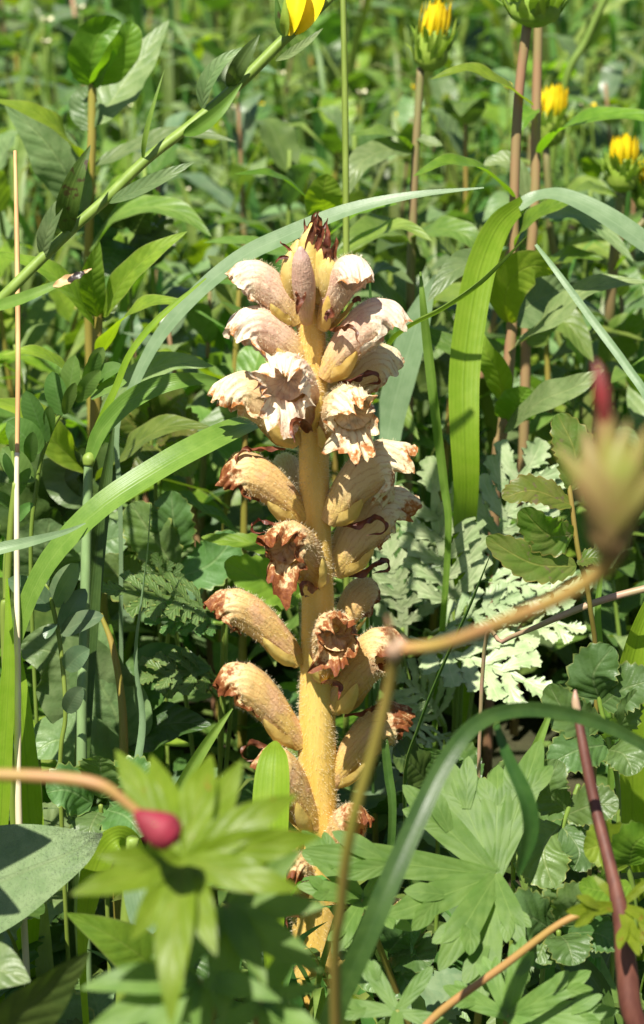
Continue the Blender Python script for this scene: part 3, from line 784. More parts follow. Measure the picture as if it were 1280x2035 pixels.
stalk([(690, 900, 58, 13), (688, 470, 57, 13), (686, 200, 56.6, 13), (682, 0, 56.4, 12), (680, -120, 56.4, 11)], 'stem', 'straight light green grass stalk rising behind the spike tip', 'grass_stalk', 'stalk')
stalk([(1085, 480, 80, 14), (1120, 180, 78, 15), (1165, 80, 77.5, 15), (1215, -30, 77, 15), (1260, -120, 77, 14)], 'stem', 'slanting green stalk behind the rusty yellow bud stems', 'grass_stalk', 'stalk')
stalk([(10, 1300, 50, 16), (14, 1180, 49.6, 15), (22, 1040, 49.2, 14), (30, 960, 49, 11)], 'stem', 'bright green juicy stem beside the white dry stalk', 'green_stem', 'stalk')
stalk([(230, 1640, 53, 20), (245, 1520, 53, 18), (243, 1400, 53, 16), (225, 1290, 53, 13), (200, 1220, 53, 8)], 'stem_olive', 'olive stem curving in the dark hollow left of the spike', 'green_stem', 'stalk')

# ------------------------------------------------------------------ leafy plants placed one by one
def plant(name, label, cat, stem, stem_mat, leaves, group=None, sr=None):
    P = px2(stem); R = [wpx(p[3], p[2]) / 2 for p in stem]
    g = ground_pt(P[0])
    t = thing(name, label, cat, g, group)
    if P[0][2] > 0.3:
        P = [g] + P; R = [R[0]] + R
    part('stem', tube(MB(), P, R, 36, 9, .03), stem_mat, t)
    for i, (pts, w, prof, mat, kw) in enumerate(leaves):
        add_leaf(t, pts, w, prof, mat, i, **kw)
    return t

def add_leaf(t, pts, w, prof, mat, seed=0, name='leaf', n=22, m=9, **kw):
    d = np.mean([p[2] for p in pts])
    kw.setdefault('fold', .22); kw.setdefault('wave', .10)
    return part(name, ribbon(MB(), px2(pts), wpx(w, d), prof, n, m, seed=seed, **kw), mat, t)

def flower_head(t, px, py, d, w, h, seed, top=True, lean=0.0):
    """half open composite head: a cup of pointed bracts with a brush of yellow rays"""
    rs = np.random.RandomState(seed)
    c = A(px, py, d); W = wpx(w, d) / 2; H = wpx(h, d)
    ax = unit(np.array([lean, -.05, 1.0]))
    cup = part('flower_head', tube(MB(), [c, c + ax * H * .12, c + ax * H * .35, c + ax * H * .55], [W * .3, W * .8, W * .85, W * .6], 14, 14, .03, seed), 'bract_green', t)
    for k in range(26):
        a = k * 2.4; out = np.array([math.cos(a), math.sin(a), 0])
        lv = rs.uniform(.05, .35)
        q0 = c + ax * H * lv + out * W * .7
        q1 = q0 + ax * H * .2 + out * W * .3
        q2 = q1 + ax * H * rs.uniform(.06, .2) + out * W * rs.uniform(.1, .5)
        part('bract', ribbon(MB(), [q0, q1, q2], W * .38, 'lance', 8, 4, hint=out, fold=.2, seed=k), 'bract_green', cup)
    if top:
        for k in range(34):
            a = k * 2.4; rr = math.sqrt((k + .5) / 34); out = np.array([math.cos(a), math.sin(a), 0])
            q0 = c + ax * H * .42 + out * W * .72 * rr
            q2 = q0 + ax * H * (rs.uniform(.46, .62) * (1 - .2 * rr)) + out * W * .12 * rr - out * W * .15 * (rs.rand() < .3)
            part('ray_floret', ribbon(MB(), [q0, (q0 + q2) / 2 + out * W * .12, q2], W * .26, 'obl', 7, 4, hint=out, fold=-.4, seed=k), 'yellow', cup)
    return cup

D0 = dict()
UPR = dict(hint=(0, -1, .1))
# right: three yellow budded plants
t = plant('yellow_bud_plant', 'leafy plant with a plump yellow bud on an olive stem behind the spike', 'plant',
      [(812, 900, 68, 18), (815, 620, 66.5, 18), (820, 450, 66, 18), (828, 270, 65.6, 16), (836, 135, 65.4, 16)], 'stem_brown', [
    ([(820, 298, 66), (775, 266, 65), (695, 268, 64.5)], 52, 'lance', 'inula', dict(hint=HU, fold=.3)),
    ([(822, 298, 66), (760, 300, 64.5), (712, 330, 63.5), (684, 398, 63.5)], 66, 'lance', 'inula_grey', dict(hint=(-.2, -.8, .6))),
    ([(816, 470, 66), (870, 455, 65), (930, 470, 64.5), (960, 520, 64.5)], 70, 'lance', 'inula', dict(hint=(.2, -.6, .8))),
    ([(816, 480, 66), (770, 452, 64.6), (715, 470, 63.6), (660, 520, 63.4)], 74, 'lance', 'inula', dict(hint=(-.1, -.7, .7))),
    ([(812, 620, 66.5), (745, 575, 64.8), (690, 590, 64.2)], 70, 'lance', 'inula_grey', dict(hint=(-.1, -.7, .7))),
    ([(812, 640, 66.5), (880, 590, 65), (930, 600, 64), (960, 660, 64)], 76, 'lance', 'inula', dict(hint=(.2, -.7, .7))),
    ([(826, 270, 65.6), (860, 285, 65.4), (880, 290, 65.2)], 30, 'lance', 'inula_grey', dict()),
    ([(812, 760, 67), (760, 700, 65), (735, 640, 64.6)], 80, 'lance', 'inula', dict(hint=(-.3, -.8, .4))),
    ([(812, 780, 67), (880, 740, 66), (900, 690, 66)], 80, 'lance', 'dark', dict(hint=(.3, -.7, .5)))])
flower_head(t, 852, 140, 65.4, 78, 150, 1, lean=.12)
t = plant('yellow_bud_plant', 'tall rust stemmed plant with a green flower head and long arching leaves', 'plant',
      [(985, 960, 61, 22), (998, 860, 60.4, 22), (1012, 720, 60, 24), (1022, 560, 59.6, 20), (1022, 400, 59.2, 20), (1030, 200, 58.8, 20), (1050, 30, 58.4, 20)], 'stem_rust', [
    ([(1024, 395, 59.2), (960, 338, 57.8), (890, 322, 57), (822, 350, 56.6)], 58, 'lance', 'bright', dict(hint=HU, fold=.25)),
    ([(1060, 210, 59), (1000, 168, 58), (930, 138, 57.6), (855, 158, 57.4)], 54, 'lance', 'bright', dict(hint=HU, fold=.25)),
    ([(1022, 490, 59.4), (1050, 440, 58.6), (1110, 405, 58), (1150, 395, 58)], 60, 'lance', 'bright', dict(hint=(0, -.5, .9), fold=.2)),
    ([(1012, 645, 59.8), (1004, 590, 58.8), (1022, 548, 58), (1062, 528, 57.6), (1104, 542, 57.8)], 84, 'oval', 'bright', dict(hint=(-.45, -.85, -.2), fold=.15)),
    ([(1000, 800, 60.2), (990, 740, 59.4), (966, 700, 59), (950, 650, 59)], 62, 'lance', 'bright', dict(hint=(-.3, -.9, -.1))),
    ([(1004, 835, 60.2), (1030, 800, 59.6), (1050, 770, 59.4)], 84, 'oval', 'bright', dict(hint=(0, -1, -.2))),
    ([(1000, 860, 60.3), (1070, 800, 58.4), (1140, 770, 57.6), (1200, 735, 57.4)], 70, 'lance', 'inula_grey', dict(hint=(.1, -.7, .7))),
    ([(1008, 700, 60), (1090, 640, 58.8), (1180, 570, 58.2), (1300, 560, 58)], 84, 'lance', 'inula_grey', dict(hint=HU, fold=.2)),
    ([(1018, 560, 59.6), (960, 520, 58.4), (900, 540, 57.8), (850, 600, 57.6)], 70, 'lance', 'inula_grey', dict(hint=(-.2, -.7, .7))),
    ([(1010, 720, 60), (960, 700, 60), (905, 690, 60), (800, 640, 60)], 74, 'lance', 'inula', dict(hint=(-.1, -.6, .8))),
    ([(1015, 640, 60), (1060, 600, 60.5), (1130, 570, 61)], 100, 'oval', 'inula_grey', dict(hint=(.2, -.9, .3)))])
flower_head(t, 1062, 52, 58.4, 120, 150, 2, top=False)
t = plant('yellow_bud_plant', 'pinkish stemmed plant with one broad leaf reaching past the yellow buds', 'plant',
      [(1040, 900, 66, 20), (1048, 600, 65, 20), (1062, 420, 64.4, 20), (1066, 220, 64, 20), (1070, 40, 63.6, 18), (1072, -90, 63.4, 16)], 'stem_rust', [
    ([(1070, 308, 64.2), (1110, 262, 63), (1190, 232, 62), (1300, 240, 61.6), (1380, 290, 61.4)], 66, 'lance', 'bright', dict(hint=HU, fold=.25)),
    ([(1066, 215, 64), (1045, 235, 63.4), (1036, 262, 63.2)], 40, 'lance', 'bright', dict(hint=(-.4, -.8, .3))),
    ([(1062, 420, 64.4), (1020, 330, 64), (985, 320, 64), (960, 330, 64)], 50, 'lance', 'inula_grey', dict()),
    ([(1060, 430, 64.4), (1160, 430, 63.5), (1260, 520, 63)], 70, 'lance', 'inula_grey', dict(hint=HU)),
    ([(1050, 560, 65), (1120, 510, 64), (1200, 515, 63.6)], 60, 'lance', 'bright', dict(hint=HU)),
    ([(1046, 680, 65), (1120, 640, 64), (1180, 720, 63.6)], 80, 'lance', 'inula', dict(hint=(.2, -.7, .7)))])
t = plant('yellow_bud_plant', 'short plant whose yellow bud shows between the rusty stems', 'plant',
      [(1110, 620, 78, 15), (1095, 460, 76.6, 15), (1088, 340, 76, 15), (1085, 285, 76, 15)], 'stem_brown', [
    ([(1090, 420, 76), (1160, 370, 75), (1220, 390, 74.6)], 66, 'lance', 'inula', dict(hint=HU)),
    ([(1090, 440, 76), (1010, 400, 75), (960, 440, 74.6)], 66, 'lance', 'inula_grey', dict(hint=HU)),
    ([(1098, 520, 76.6), (1180, 490, 76), (1250, 530, 75.6)], 70, 'lance', 'inula', dict(hint=HU))])
flower_head(t, 1086, 290, 76, 78, 132, 3, lean=.1)
t = plant('yellow_bud_plant', 'bushy plant carrying two yellow buds side by side', 'plant',
      [(1205, 760, 72, 20), (1212, 620, 70.4, 22), (1222, 500, 69.6, 22), (1236, 380, 69, 20)], 'stem_brown', [
    ([(1224, 480, 69.5), (1160, 430, 68), (1090, 440, 67)], 70, 'lance', 'inula', dict(hint=HU)),
    ([(1218, 540, 69.6), (1280, 480, 68.4), (1340, 500, 68)], 70, 'lance', 'bright', dict(hint=HU)),
    ([(1236, 395, 69), (1180, 372, 68), (1140, 380, 67.6)], 40, 'lance', 'inula', dict(hint=HU)),
    ([(1212, 640, 70.4), (1130, 600, 69), (1080, 640, 68.6)], 80, 'lance', 'inula_grey', dict(hint=HU)),
    ([(1212, 660, 70.4), (1290, 600, 69), (1350, 620, 68.6)], 80, 'lance', 'inula_grey', dict(hint=HU)),
    ([(1206, 740, 71), (1240, 660, 70), (1290, 640, 69.6)], 80, 'lance', 'inula', dict(hint=(.2, -.8, .6)))])
flower_head(t, 1236, 380, 69, 76, 125, 4)
flower_head(t, 1290, 420, 69.5, 76, 125, 5)
part('side_stem', tube(MB(), px2([(1226, 480, 69.5), (1270, 450, 69.5), (1290, 418, 69.5)]), wpx(7, 69), 12, 8), 'stem_brown', t)

# middle, behind the tip of the spike
plant('leafy_plant', 'young leafy plant with a folded leaf close behind the spike tip', 'plant',
      [(648, 900, 64, 16), (650, 640, 62.6, 16), (650, 430, 62, 14)], 'stem', [
    ([(650, 430, 62), (575, 365, 60.6), (530, 345, 60), (465, 346, 59.6)], 44, 'lance', 'bright', dict(hint=HU)),
    ([(650, 430, 62), (642, 390, 61), (650, 345, 60.6)], 78, 'oval', 'bright', dict(hint=(.2, -1, -.2), fold=.3)),
    ([(650, 480, 62), (560, 500, 60.6), (480, 480, 60), (405, 482, 59.6)], 52, 'lance', 'inula', dict(hint=HU)),
    ([(650, 470, 62), (720, 420, 61), (790, 405, 60.4)], 52, 'lance', 'bright', dict(hint=HU)),
    ([(650, 520, 62), (740, 470, 61), (800, 450, 60.4), (860, 480, 60)], 60, 'lance', 'inula', dict(hint=HU)),
    ([(650, 600, 62.4), (560, 570, 61), (420, 560, 60)], 70, 'lance', 'inula', dict(hint=HU)),
    ([(650, 640, 62.6), (540, 650, 61), (440, 600, 60)], 74, 'lance', 'inula', dict(hint=HU)),
    ([(650, 700, 62.6), (540, 760, 61), (420, 850, 60.6), (340, 850, 60)], 74, 'lance', 'inula_grey', dict(hint=HU))])

# left: leafy plants
plant('leafy_plant', 'leafy plant with upright folded oval leaves and one big grey leaf behind', 'plant',
      [(178, 700, 67, 18), (178, 420, 64.8, 18), (182, 300, 64.2, 18), (184, 165, 63.8, 18)], 'stem_olive', [
    ([(182, 172, 63.8), (180, 120, 63), (200, 70, 62.6), (240, 42, 62.6)], 84, 'oval', 'bright', dict(hint=(-.3, -1, -.2), fold=.5)),
    ([(186, 168, 63.8), (222, 130, 62.8), (252, 80, 62.4), (262, 42, 62.4)], 66, 'oval', 'bright', dict(hint=(.3, -1, -.25), fold=.4)),
    ([(190, 250, 64), (230, 190, 64.6), (280, 120, 65), (336, 40, 65.4)], 104, 'lance', 'inula_grey', dict(hint=(-.3, -.8, .6))),
    ([(180, 260, 64), (168, 210, 64), (176, 170, 64)], 60, 'oval', 'inula_grey', dict(hint=(-.2, -.9, .4))),
    ([(176, 345, 64.4), (130, 270, 62.6), (70, 225, 61.8), (-20, 196, 61.4)], 64, 'lance', 'bright', dict(hint=(0, -.55, .85))),
    ([(168, 420, 64.8), (130, 340, 64), (80, 270, 63.6), (10, 210, 63.4)], 110, 'lance', 'inula_grey', dict(hint=(-.4, -.7, .6))),
    ([(186, 330, 64.4), (280, 290, 64), (370, 265, 63.6), (470, 282, 63.4)], 66, 'lance', 'inula_grey', dict(hint=HU)),
    ([(178, 420, 64.8), (240, 360, 64), (300, 320, 63.6)], 50, 'lance', 'bright', dict(hint=HU)),
    ([(178, 500, 65), (250, 420, 64), (350, 420, 63.6), (420, 470, 63.4)], 80, 'lance', 'inula', dict(hint=HU))])
plant('leafy_plant', 'leafy plant with a star of lance shaped leaves above the jointed grass', 'plant',
      [(194, 1000, 58.6, 24), (190, 880, 58, 24), (192, 760, 57.4, 22), (194, 650, 57, 20), (196, 610, 56.8, 16)], 'stem_olive', [
    ([(190, 655, 57), (150, 590, 55.8), (90, 535, 55), (-10, 500, 54.6)], 62, 'lance', 'bright', dict(hint=(0, -.6, .8))),
    ([(194, 630, 56.8), (183, 570, 56), (186, 525, 55.6), (198, 480, 55.4)], 54, 'lance', 'bright', dict(hint=(.2, -1, -.1), fold=.4)),
    ([(204, 630, 57), (240, 565, 55.8), (300, 505, 55), (372, 460, 54.8)], 60, 'lance', 'bright', dict(hint=(0, -.75, .65))),
    ([(196, 710, 57), (235, 645, 55.4), (300, 602, 54.6), (388, 606, 54.2)], 66, 'lance', 'bright', dict(hint=HU)),
    ([(196, 830, 57.6), (260, 760, 56.6), (340, 722, 56), (424, 728, 55.8)], 74, 'lance', 'inula_grey', dict(hint=(0, -.6, .8))),
    ([(190, 800, 57.6), (130, 735, 56.4), (70, 700, 55.8), (4, 706, 55.6)], 52, 'lance', 'bright', dict(hint=HU)),
    ([(188, 945, 58.4), (120, 890, 56.8), (60, 820, 56), (-30, 795, 55.6)], 72, 'lance', 'bright', dict(hint=(-.1, -.7, .7))),
    ([(190, 960, 58.4), (140, 940, 57.8), (100, 870, 57.4)], 130, 'lance', 'inula_grey', dict(hint=(-.3, -.8, .5))),
    ([(194, 960, 58.4), (250, 900, 57), (330, 850, 56.4), (420, 850, 56)], 90, 'lance', 'inula', dict(hint=HU)),
    ([(200, 640, 57), (215, 600, 57), (222, 560, 57.2)], 40, 'lance', 'inula_grey', dict(hint=(.3, -.9, .2)))])
plant('leafy_plant', 'low plant with very broad grey green leaves shaded under the arching blade', 'plant',
      [(270, 1640, 54.6, 22), (246, 1520, 54.4, 20), (240, 1380, 54, 18)], 'stem_olive', [
    ([(244, 1450, 54.2), (180, 1380, 53.6), (110, 1300, 53.2), (30, 1290, 53)], 190, 'lance', 'inula_grey', dict(hint=(-.2, -.8, .6))),
    ([(246, 1500, 54.2), (230, 1420, 53.8), (190, 1330, 53.4), (190, 1210, 53.2)], 150, 'lance', 'inula_grey', dict(hint=(.1, -.9, .4))),
    ([(244, 1390, 54), (215, 1300, 54), (220, 1240, 54)], 60, 'lance', 'bright', dict(hint=(-.3, -.9, .1))),
    ([(250, 1560, 54.4), (190, 1500, 53.6), (120, 1470, 53.2), (60, 1500, 53)], 120, 'oval', 'inula_grey', dict(hint=(-.1, -.7, .7))),
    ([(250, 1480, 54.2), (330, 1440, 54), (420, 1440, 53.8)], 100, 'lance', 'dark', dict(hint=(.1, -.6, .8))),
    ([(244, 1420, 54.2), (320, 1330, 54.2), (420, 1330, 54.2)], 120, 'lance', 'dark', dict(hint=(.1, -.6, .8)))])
plant('leafy_plant', 'plant with wide matt leaves filling the shade behind the dry stalk', 'plant',
      [(110, 1320, 60, 20), (115, 1150, 59, 20), (120, 1000, 58.6, 18)], 'stem_olive', [
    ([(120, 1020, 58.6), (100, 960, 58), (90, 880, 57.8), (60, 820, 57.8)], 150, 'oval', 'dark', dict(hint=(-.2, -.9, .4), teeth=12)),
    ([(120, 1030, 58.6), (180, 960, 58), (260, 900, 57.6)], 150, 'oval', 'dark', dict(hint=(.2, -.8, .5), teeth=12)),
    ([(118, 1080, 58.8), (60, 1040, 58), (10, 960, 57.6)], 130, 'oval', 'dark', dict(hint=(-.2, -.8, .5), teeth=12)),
    ([(116, 1120, 58.8), (200, 1080, 58.2), (270, 1060, 58)], 130, 'lance', 'inula_grey', dict(hint=(.2, -.8, .6))),
    ([(116, 1160, 59), (90, 1100, 58), (100, 1030, 57.6)], 140, 'oval', 'inula_grey', dict(hint=(0, -.9, .4))),
    ([(116, 1200, 59), (40, 1200, 58), (-20, 1150, 57.6)], 140, 'lance', 'dark', dict(hint=(-.2, -.7, .7)))])

q = A(10, 1735, 45.2)  # plant added out of view, its leaves set sunward to shadow the felted leaf
def out_leaf(k, dx, dz, w):
    c = q + SUN * k
    return c + np.array([dx, 0, dz]), w
tN = thing('leafy_plant', 'unseen leafy plant added left of the view to shade the felted leaf', 'plant', np.array([q[0] - 5.5, q[1] - 4, 0]))
cN = q + SUN * 6.5
part('stem', tube(MB(), [origin_of(tN), origin_of(tN) * .5 + cN * .5 + np.array([-1.5, 0, 0]), cN + np.array([-3.0, 0, .6])], [.16, .14, .1], 20, 8), 'stem_olive', tN)
for dx, dy, dz, w in ((1.1, .3, .3, 1.5), (.2, -1.4, .5, 1.3), (-1.0, 1.8, .6, 1.3), (.7, 1.6, -.3, 1.2)):
    p0 = cN + np.array([-3.0, 0, .5]); p2 = cN + np.array([dx, dy, dz])
    part('leaf', ribbon(MB(), [p0, (p0 + p2) / 2 + np.array([0, 0, .5]), p2], w, 'lance', 20, 9, hint=(0, -.2, 1), fold=.2), 'inula', tN)

# diagonal twig with narrow leaves and a yellow flower, in front on the left
gp = np.array([-9.5, 2.0, 0.0])
t = thing('slanting_twig', 'green twig slanting upward with narrow leaves and a yellow flower at its top', 'twig', gp)
tw = [(-140, 760, 47), (-20, 618, 46), (130, 468, 46), (210, 396, 46), (290, 318, 46), (380, 248, 46), (480, 162, 46), (560, 82, 46), (640, 12, 46), (720, -70, 46)]
part('stem', tube(MB(), [gp, gp * .6 + A(-140, 760, 47) * .4] + px2(tw), [wpx(w * 1.25, 46) / 2 for w in (20, 20, 19, 18, 17, 17, 17, 17, 18, 17, 14, 12)], 80, 10, .03), 'stem', t)
for k, (pts, w, mat, hint, nm) in enumerate([
    ([(-60, 622, 45.8), (20, 602, 45.4), (90, 575, 45.2), (181, 535, 45.2)], 32, 'grass', (-.1, -.8, .6), 'leaf'),
    ([(84, 512, 46), (92, 470, 45.6), (112, 420, 45.4), (140, 376, 45.4)], 34, 'inula_grey', (-.4, -.85, .3), 'leaf'),
    ([(132, 466, 46), (134, 410, 45.3), (152, 350, 45), (180, 288, 45)], 40, 'spot', (.1, -1, .1), 'leaf'),
    ([(284, 322, 46), (288, 280, 45.6), (302, 220, 45.4), (327, 138, 45.4)], 10, 'grass', (-.3, -.9, .2), 'leaf'),
    ([(215, 402, 46), (270, 380, 45.4), (330, 350, 45), (387, 321, 45)], 34, 'inula_grey', (0, -.75, .7), 'leaf'),
    ([(402, 218, 46), (410, 170, 45.6), (440, 125, 45.4), (482, 94, 45.4)], 34, 'inula_grey', (-.5, -.8, .3), 'leaf'),
    ([(455, 174, 46), (470, 140, 45.4), (492, 102, 45.2), (516, 68, 45.2)], 30, 'narrow', (.1, -1, .1), 'leaf'),
    ([(548, 120, 46), (575, 108, 45.6), (610, 84, 45.4), (642, 56, 45.4)], 18, 'inula_grey', (0, -.8, .6), 'leaf'),
    ([(364, 268, 45.8), (400, 248, 45.5), (440, 215, 45.4), (482, 164, 45.6)], 26, 'grass', (.3, -.9, .2), 'stipule')]):
    part(nm, ribbon(MB(), px2(pts), wpx(w * (.85 if k == 0 else 1.2), 45.5), 'lance', 22, 7, hint=hint, fold=.3, seed=k), mat, t)
for pts, w, mat, nm in (([(106, 569, 45.16), (124, 561, 45.12), (142, 553, 45.12), (156, 547, 45.14)], (4, 20, 17, 12), 'dead', 'withered_leaf_tip'), ([(134, 557, 45.08), (146, 552, 45.04), (158, 546, 45.04), (168, 541, 45.08)], (3, 13, 14, 5), 'black', 'blackened_leaf_tip'),
                        ([(160, 545, 45.1), (170, 540, 45.1), (182, 534, 45.12)], (8, 7, 2), 'dead', 'withered_leaf_tip')):
    part(nm, ribbon(MB(), px2(pts), [wpx(x, 45) for x in w], None, 16, 6, hint=(-.1, -.8, .6), fold=.3, wave=.35, wf=2.3), mat, t)
fl = part('flower', tube(MB(), px2([(566, 76, 46), (572, 50, 45.8), (576, 20, 45.7)]), [wpx(w, 46) / 2 for w in (8, 20, 14)], 12, 10), 'bract_green', t)
for k, (pts, w, mat) in enumerate([([(572, 70, 45.8), (584, 40, 45.5), (594, 0, 45.4), (600, -50, 45.4)], 44, 'yellow'), ([(578, 66, 46), (605, 40, 45.8), (622, 5, 45.7), (630, -40, 45.7)], 46, 'yellow'),
                                   ([(570, 66, 46.2), (590, 30, 46.2), (612, -30, 46.2)], 60, 'yellow')]):
    part('petal', ribbon(MB(), px2(pts), wpx(w, 46), 'obl', 16, 7, hint=(-.4 + .3 * k, -.9, .1), fold=.6, seed=k), mat, fl)
for k, (pts, w) in enumerate([([(566, 74, 45.7), (558, 40, 45.5), (548, -10, 45.4)], 22), ([(566, 72, 45.6), (568, 40, 45.3), (566, -6, 45.2)], 22)]):
    part('sepal', ribbon(MB(), px2(pts), wpx(w, 46), 'lance', 12, 6, hint=(-.4, -.9, .1), fold=.5), 'spot' if k == 0 else 'bract_green', fl)

# ------------------------------------------------------------------ vetch-like sprays with oval leaflets
def spray(label, stem, leaflets, mat, stem_mat='stem', w0=9):
    P = px2(stem); g = ground_pt(P[0])
    t = thing('leaflet_spray', label, 'plant', g)
    part('stem', tube(MB(), ([g] if P[0][2] > .4 else []) + P, wpx(w0, 51) / 2, 40, 8, .03), stem_mat, t)
    for i, (a, b, w, hx) in enumerate(leaflets):
        p, q = A(*a), A(*b)
        mid = (p + q) / 2 + np.array([0, -.06, .08])
        part('leaflet', ribbon(MB(), [p, mid, q], wpx(w, a[2]), 'oval', 16, 9, hint=hx, fold=.25, seed=i), mat, t)
    return t
spray('spray of oval green leaflets on a thin stem in front of the star leaved plant',
      [(62, 1180, 53.5), (74, 960, 52.6), (96, 870, 52.2), (128, 812, 52), (165, 780, 51.8), (198, 740, 51.6)], [
    ((92, 880, 52.2), (52, 776, 51.6), 52, (-.4, -.85, .3)), ((122, 826, 52), (104, 738, 51.6), 46, (-.2, -.9, .3)), ((134, 808, 52), (150, 706, 51.4), 44, (-.3, -.9, .3)),
    ((168, 778, 51.8), (196, 700, 51.2), 34, (.5, -.8, .3)), ((152, 800, 51.9), (200, 736, 51.2), 34, (.4, -.8, .5)), ((80, 900, 52.2), (14, 838, 51.8), 62, (-.2, -.8, .6)),
    ((180, 790, 51.8), (252, 760, 51.2), 38, (0, -.6, .8)), ((185, 760, 51.7), (244, 728, 51.2), 36, (0, -.7, .7)), ((100, 860, 52.1), (98, 806, 51.5), 24, (0, -1, .1)),
    ((60, 920, 52.2), (66, 858, 51.5), 28, (0, -1, .1)), ((60, 960, 52.2), (4, 890, 52), 52, (-.2, -.8, .5)), ((128, 824, 51.8), (150, 760, 51.2), 24, (.2, -1, .1)), ((180, 745, 51.7), (205, 690, 51.4), 30, (.2, -1, .1))], 'vetch')
spray('spray of blue green leaflets hanging in shade beside the jointed grass stem',
      [(120, 1560, 50.6), (130, 1420, 50.2), (122, 1300, 50), (108, 1220, 49.9), (92, 1160, 49.8)], [
    ((104, 1210, 49.9), (16, 1150, 49.4), 52, (0, -.8, .6)), ((106, 1206, 49.9), (156, 1120, 49.4), 50, (-.3, -.9, .3)), ((120, 1258, 49.9), (206, 1224, 49.4), 44, (0, -.7, .7)),
    ((122, 1250, 49.9), (170, 1170, 49.8), 44, (.3, -.8, .4)), ((130, 1330, 49.9), (178, 1290, 49.2), 44, (.1, -.9, .5)), ((132, 1416, 50), (165, 1366, 49.4), 38, (.1, -.9, .5)),
    ((112, 1240, 49.9), (90, 1270, 49.5), 26, (-.4, -.9, .3)), ((92, 1165, 49.8), (88, 1120, 49.5), 24, (-.4, -.9, .3))], 'vetch_blue')
spray('spray of small rounded leaflets at the left edge above the bright stem',
      [(10, 1200, 51), (26, 1060, 50.4), (30, 960, 50.1), (24, 890, 50)], [
    ((28, 990, 50.1), (60, 930, 49.6), 24, (.3, -.9, .3)), ((28, 960, 50.1), (10, 900, 49.6), 22, (-.3, -.9, .3)), ((30, 1010, 50.2), (-20, 980, 49.7), 24, (0, -.8, .6)),
    ((26, 900, 50), (30, 860, 49.8), 18, (0, -1, .2)), ((28, 960, 50.1), (70, 955, 49.8), 20, (0, -.7, .6)), ((28, 1040, 50.2), (66, 1000, 49.8), 22, (0, -.9, .4))], 'vetch', w0=8)

# ------------------------------------------------------------------ silvery feather-lobed rosettes
def feather(t, pts, w, seed, mat='silver', hint=HC, lob=5, **kw):
    """deeply cut leaf: a rachis with forward pointing toothed lobes, one mesh"""
    P = cr(np.array(px2(pts)), 60)
    d = np.mean([p[2] for p in pts]); W = wpx(w, d) / 2
    mb = MB()
    T = unit(np.gradient(P, axis=0)); H = unit(np.array(hint, float))
    S = unit(np.cross(T, H)); Nn = unit(np.cross(S, T))
    L = np.sum(np.linalg.norm(np.diff(P, axis=0), axis=1))
    rs = np.random.RandomState(seed)
    ribbon(mb, P[::6], np.r_[np.full(6, W * .22), W * .3, W * .3, W * .2, W * .08], None, 24, 5, hint=hint, fold=.2, seed=seed)
    for k in range(lob):
        for sd in (-1, 1):
            f = 0.14 + 0.70 * (k + (.22 if sd > 0 else 0)) / lob
            i = int(f * 59)
            ln = W * (0.55 + .45 * math.sin(math.pi * min(1, f * 1.02 + .08))) * rs.uniform(.88, 1.12) * 1.18
            dr = unit(S[i] * sd * .84 + T[i] * .62)
            q0 = P[i] - dr * W * .05 + Nn[i] * .012 * (k % 3)
            q1 = q0 + dr * ln * .5 + Nn[i] * ln * rs.uniform(.02, .1)
            q2 = q0 + dr * ln + T[i] * ln * .12 + Nn[i] * ln * rs.uniform(-.06, .08)
            ribbon(mb, [q0, q1, q2], min(L / lob * .80, W * .62), 'obl', 40, 9, hint=Nn[i] + T[i] * rs.uniform(-.12, .12), fold=.10, teeth=4, tdep=.62, shear=.55, seed=seed * 31 + k * 2 + sd)
    q = [P[50], P[55], P[59] + T[59] * W * .3]
    ribbon(mb, q, W * .7, 'oval', 20, 7, hint=hint, fold=.25, teeth=4, tdep=.5, shear=.5, seed=seed)
    return part('leaf', mb, mat, t)

def rosette(label, crown, leaves, mat='silver'):
    c = A(*crown); g = ground_pt(c)
    t = thing('rosette_plant', label, 'plant', g)
    for i, (pts, w, hint) in enumerate(leaves):
        feather(t, pts, w, i + 3, mat, hint)
        p0 = A(*pts[0]); p1 = A(*pts[1])
        k = p0 - (p1 - p0) * .25
        part('leaf_stalk', tube(MB(), [g + nrs.uniform(-.2, .2, 3) * [1, 1, 0], g * .4 + k * .6 + np.array([0, 0, .25]), k, p0, p0 * .6 + p1 * .4], wpx(10, 52) / 2, 18, 7), 'stem', t)
    return t
rosette('silvery green rosette of feather lobed leaves right of the spike', (900, 1420, 59.0), [
    ([(905, 1235, 58.0), (888, 1140, 57.6), (872, 1040, 57.2), (858, 935, 57.0)], 190, (-.15, -.8, .6)),
    ([(975, 1140, 59.0), (1000, 1050, 58.6), (1030, 970, 58.4), (1066, 900, 58.2)], 190, (.1, -.8, .6)),
    ([(800, 1280, 60.0), (800, 1200, 59.6), (785, 1140, 59.4), (770, 1080, 59.4)], 190, (-.2, -.8, .6)),
    ([(810, 1270, 57.0), (900, 1300, 56.0), (990, 1330, 55.4), (1080, 1372, 55.0)], 170, (.05, -.55, .85)),
    ([(950, 1150, 58.0), (1020, 1160, 57.4), (1090, 1170, 57.0), (1160, 1165, 56.6)], 120, (.1, -.6, .8)),
    ([(860, 1260, 57.5), (920, 1230, 57.0), (980, 1205, 56.6), (1020, 1190, 56.4)], 100, (0, -.7, .7)),
    ([(930, 1280, 57.6), (1000, 1265, 57.0), (1090, 1240, 56.6), (1150, 1250, 56.4)], 100, (.05, -.6, .8)),
    ([(880, 1440, 58.0), (860, 1400, 57.4), (830, 1370, 57.0), (790, 1340, 56.8)], 130, (-.1, -.7, .7)),
    ([(900, 1460, 58.0), (860, 1470, 57.0), (820, 1480, 56.6), (780, 1500, 56.4)], 130, (-.1, -.7, .7))])
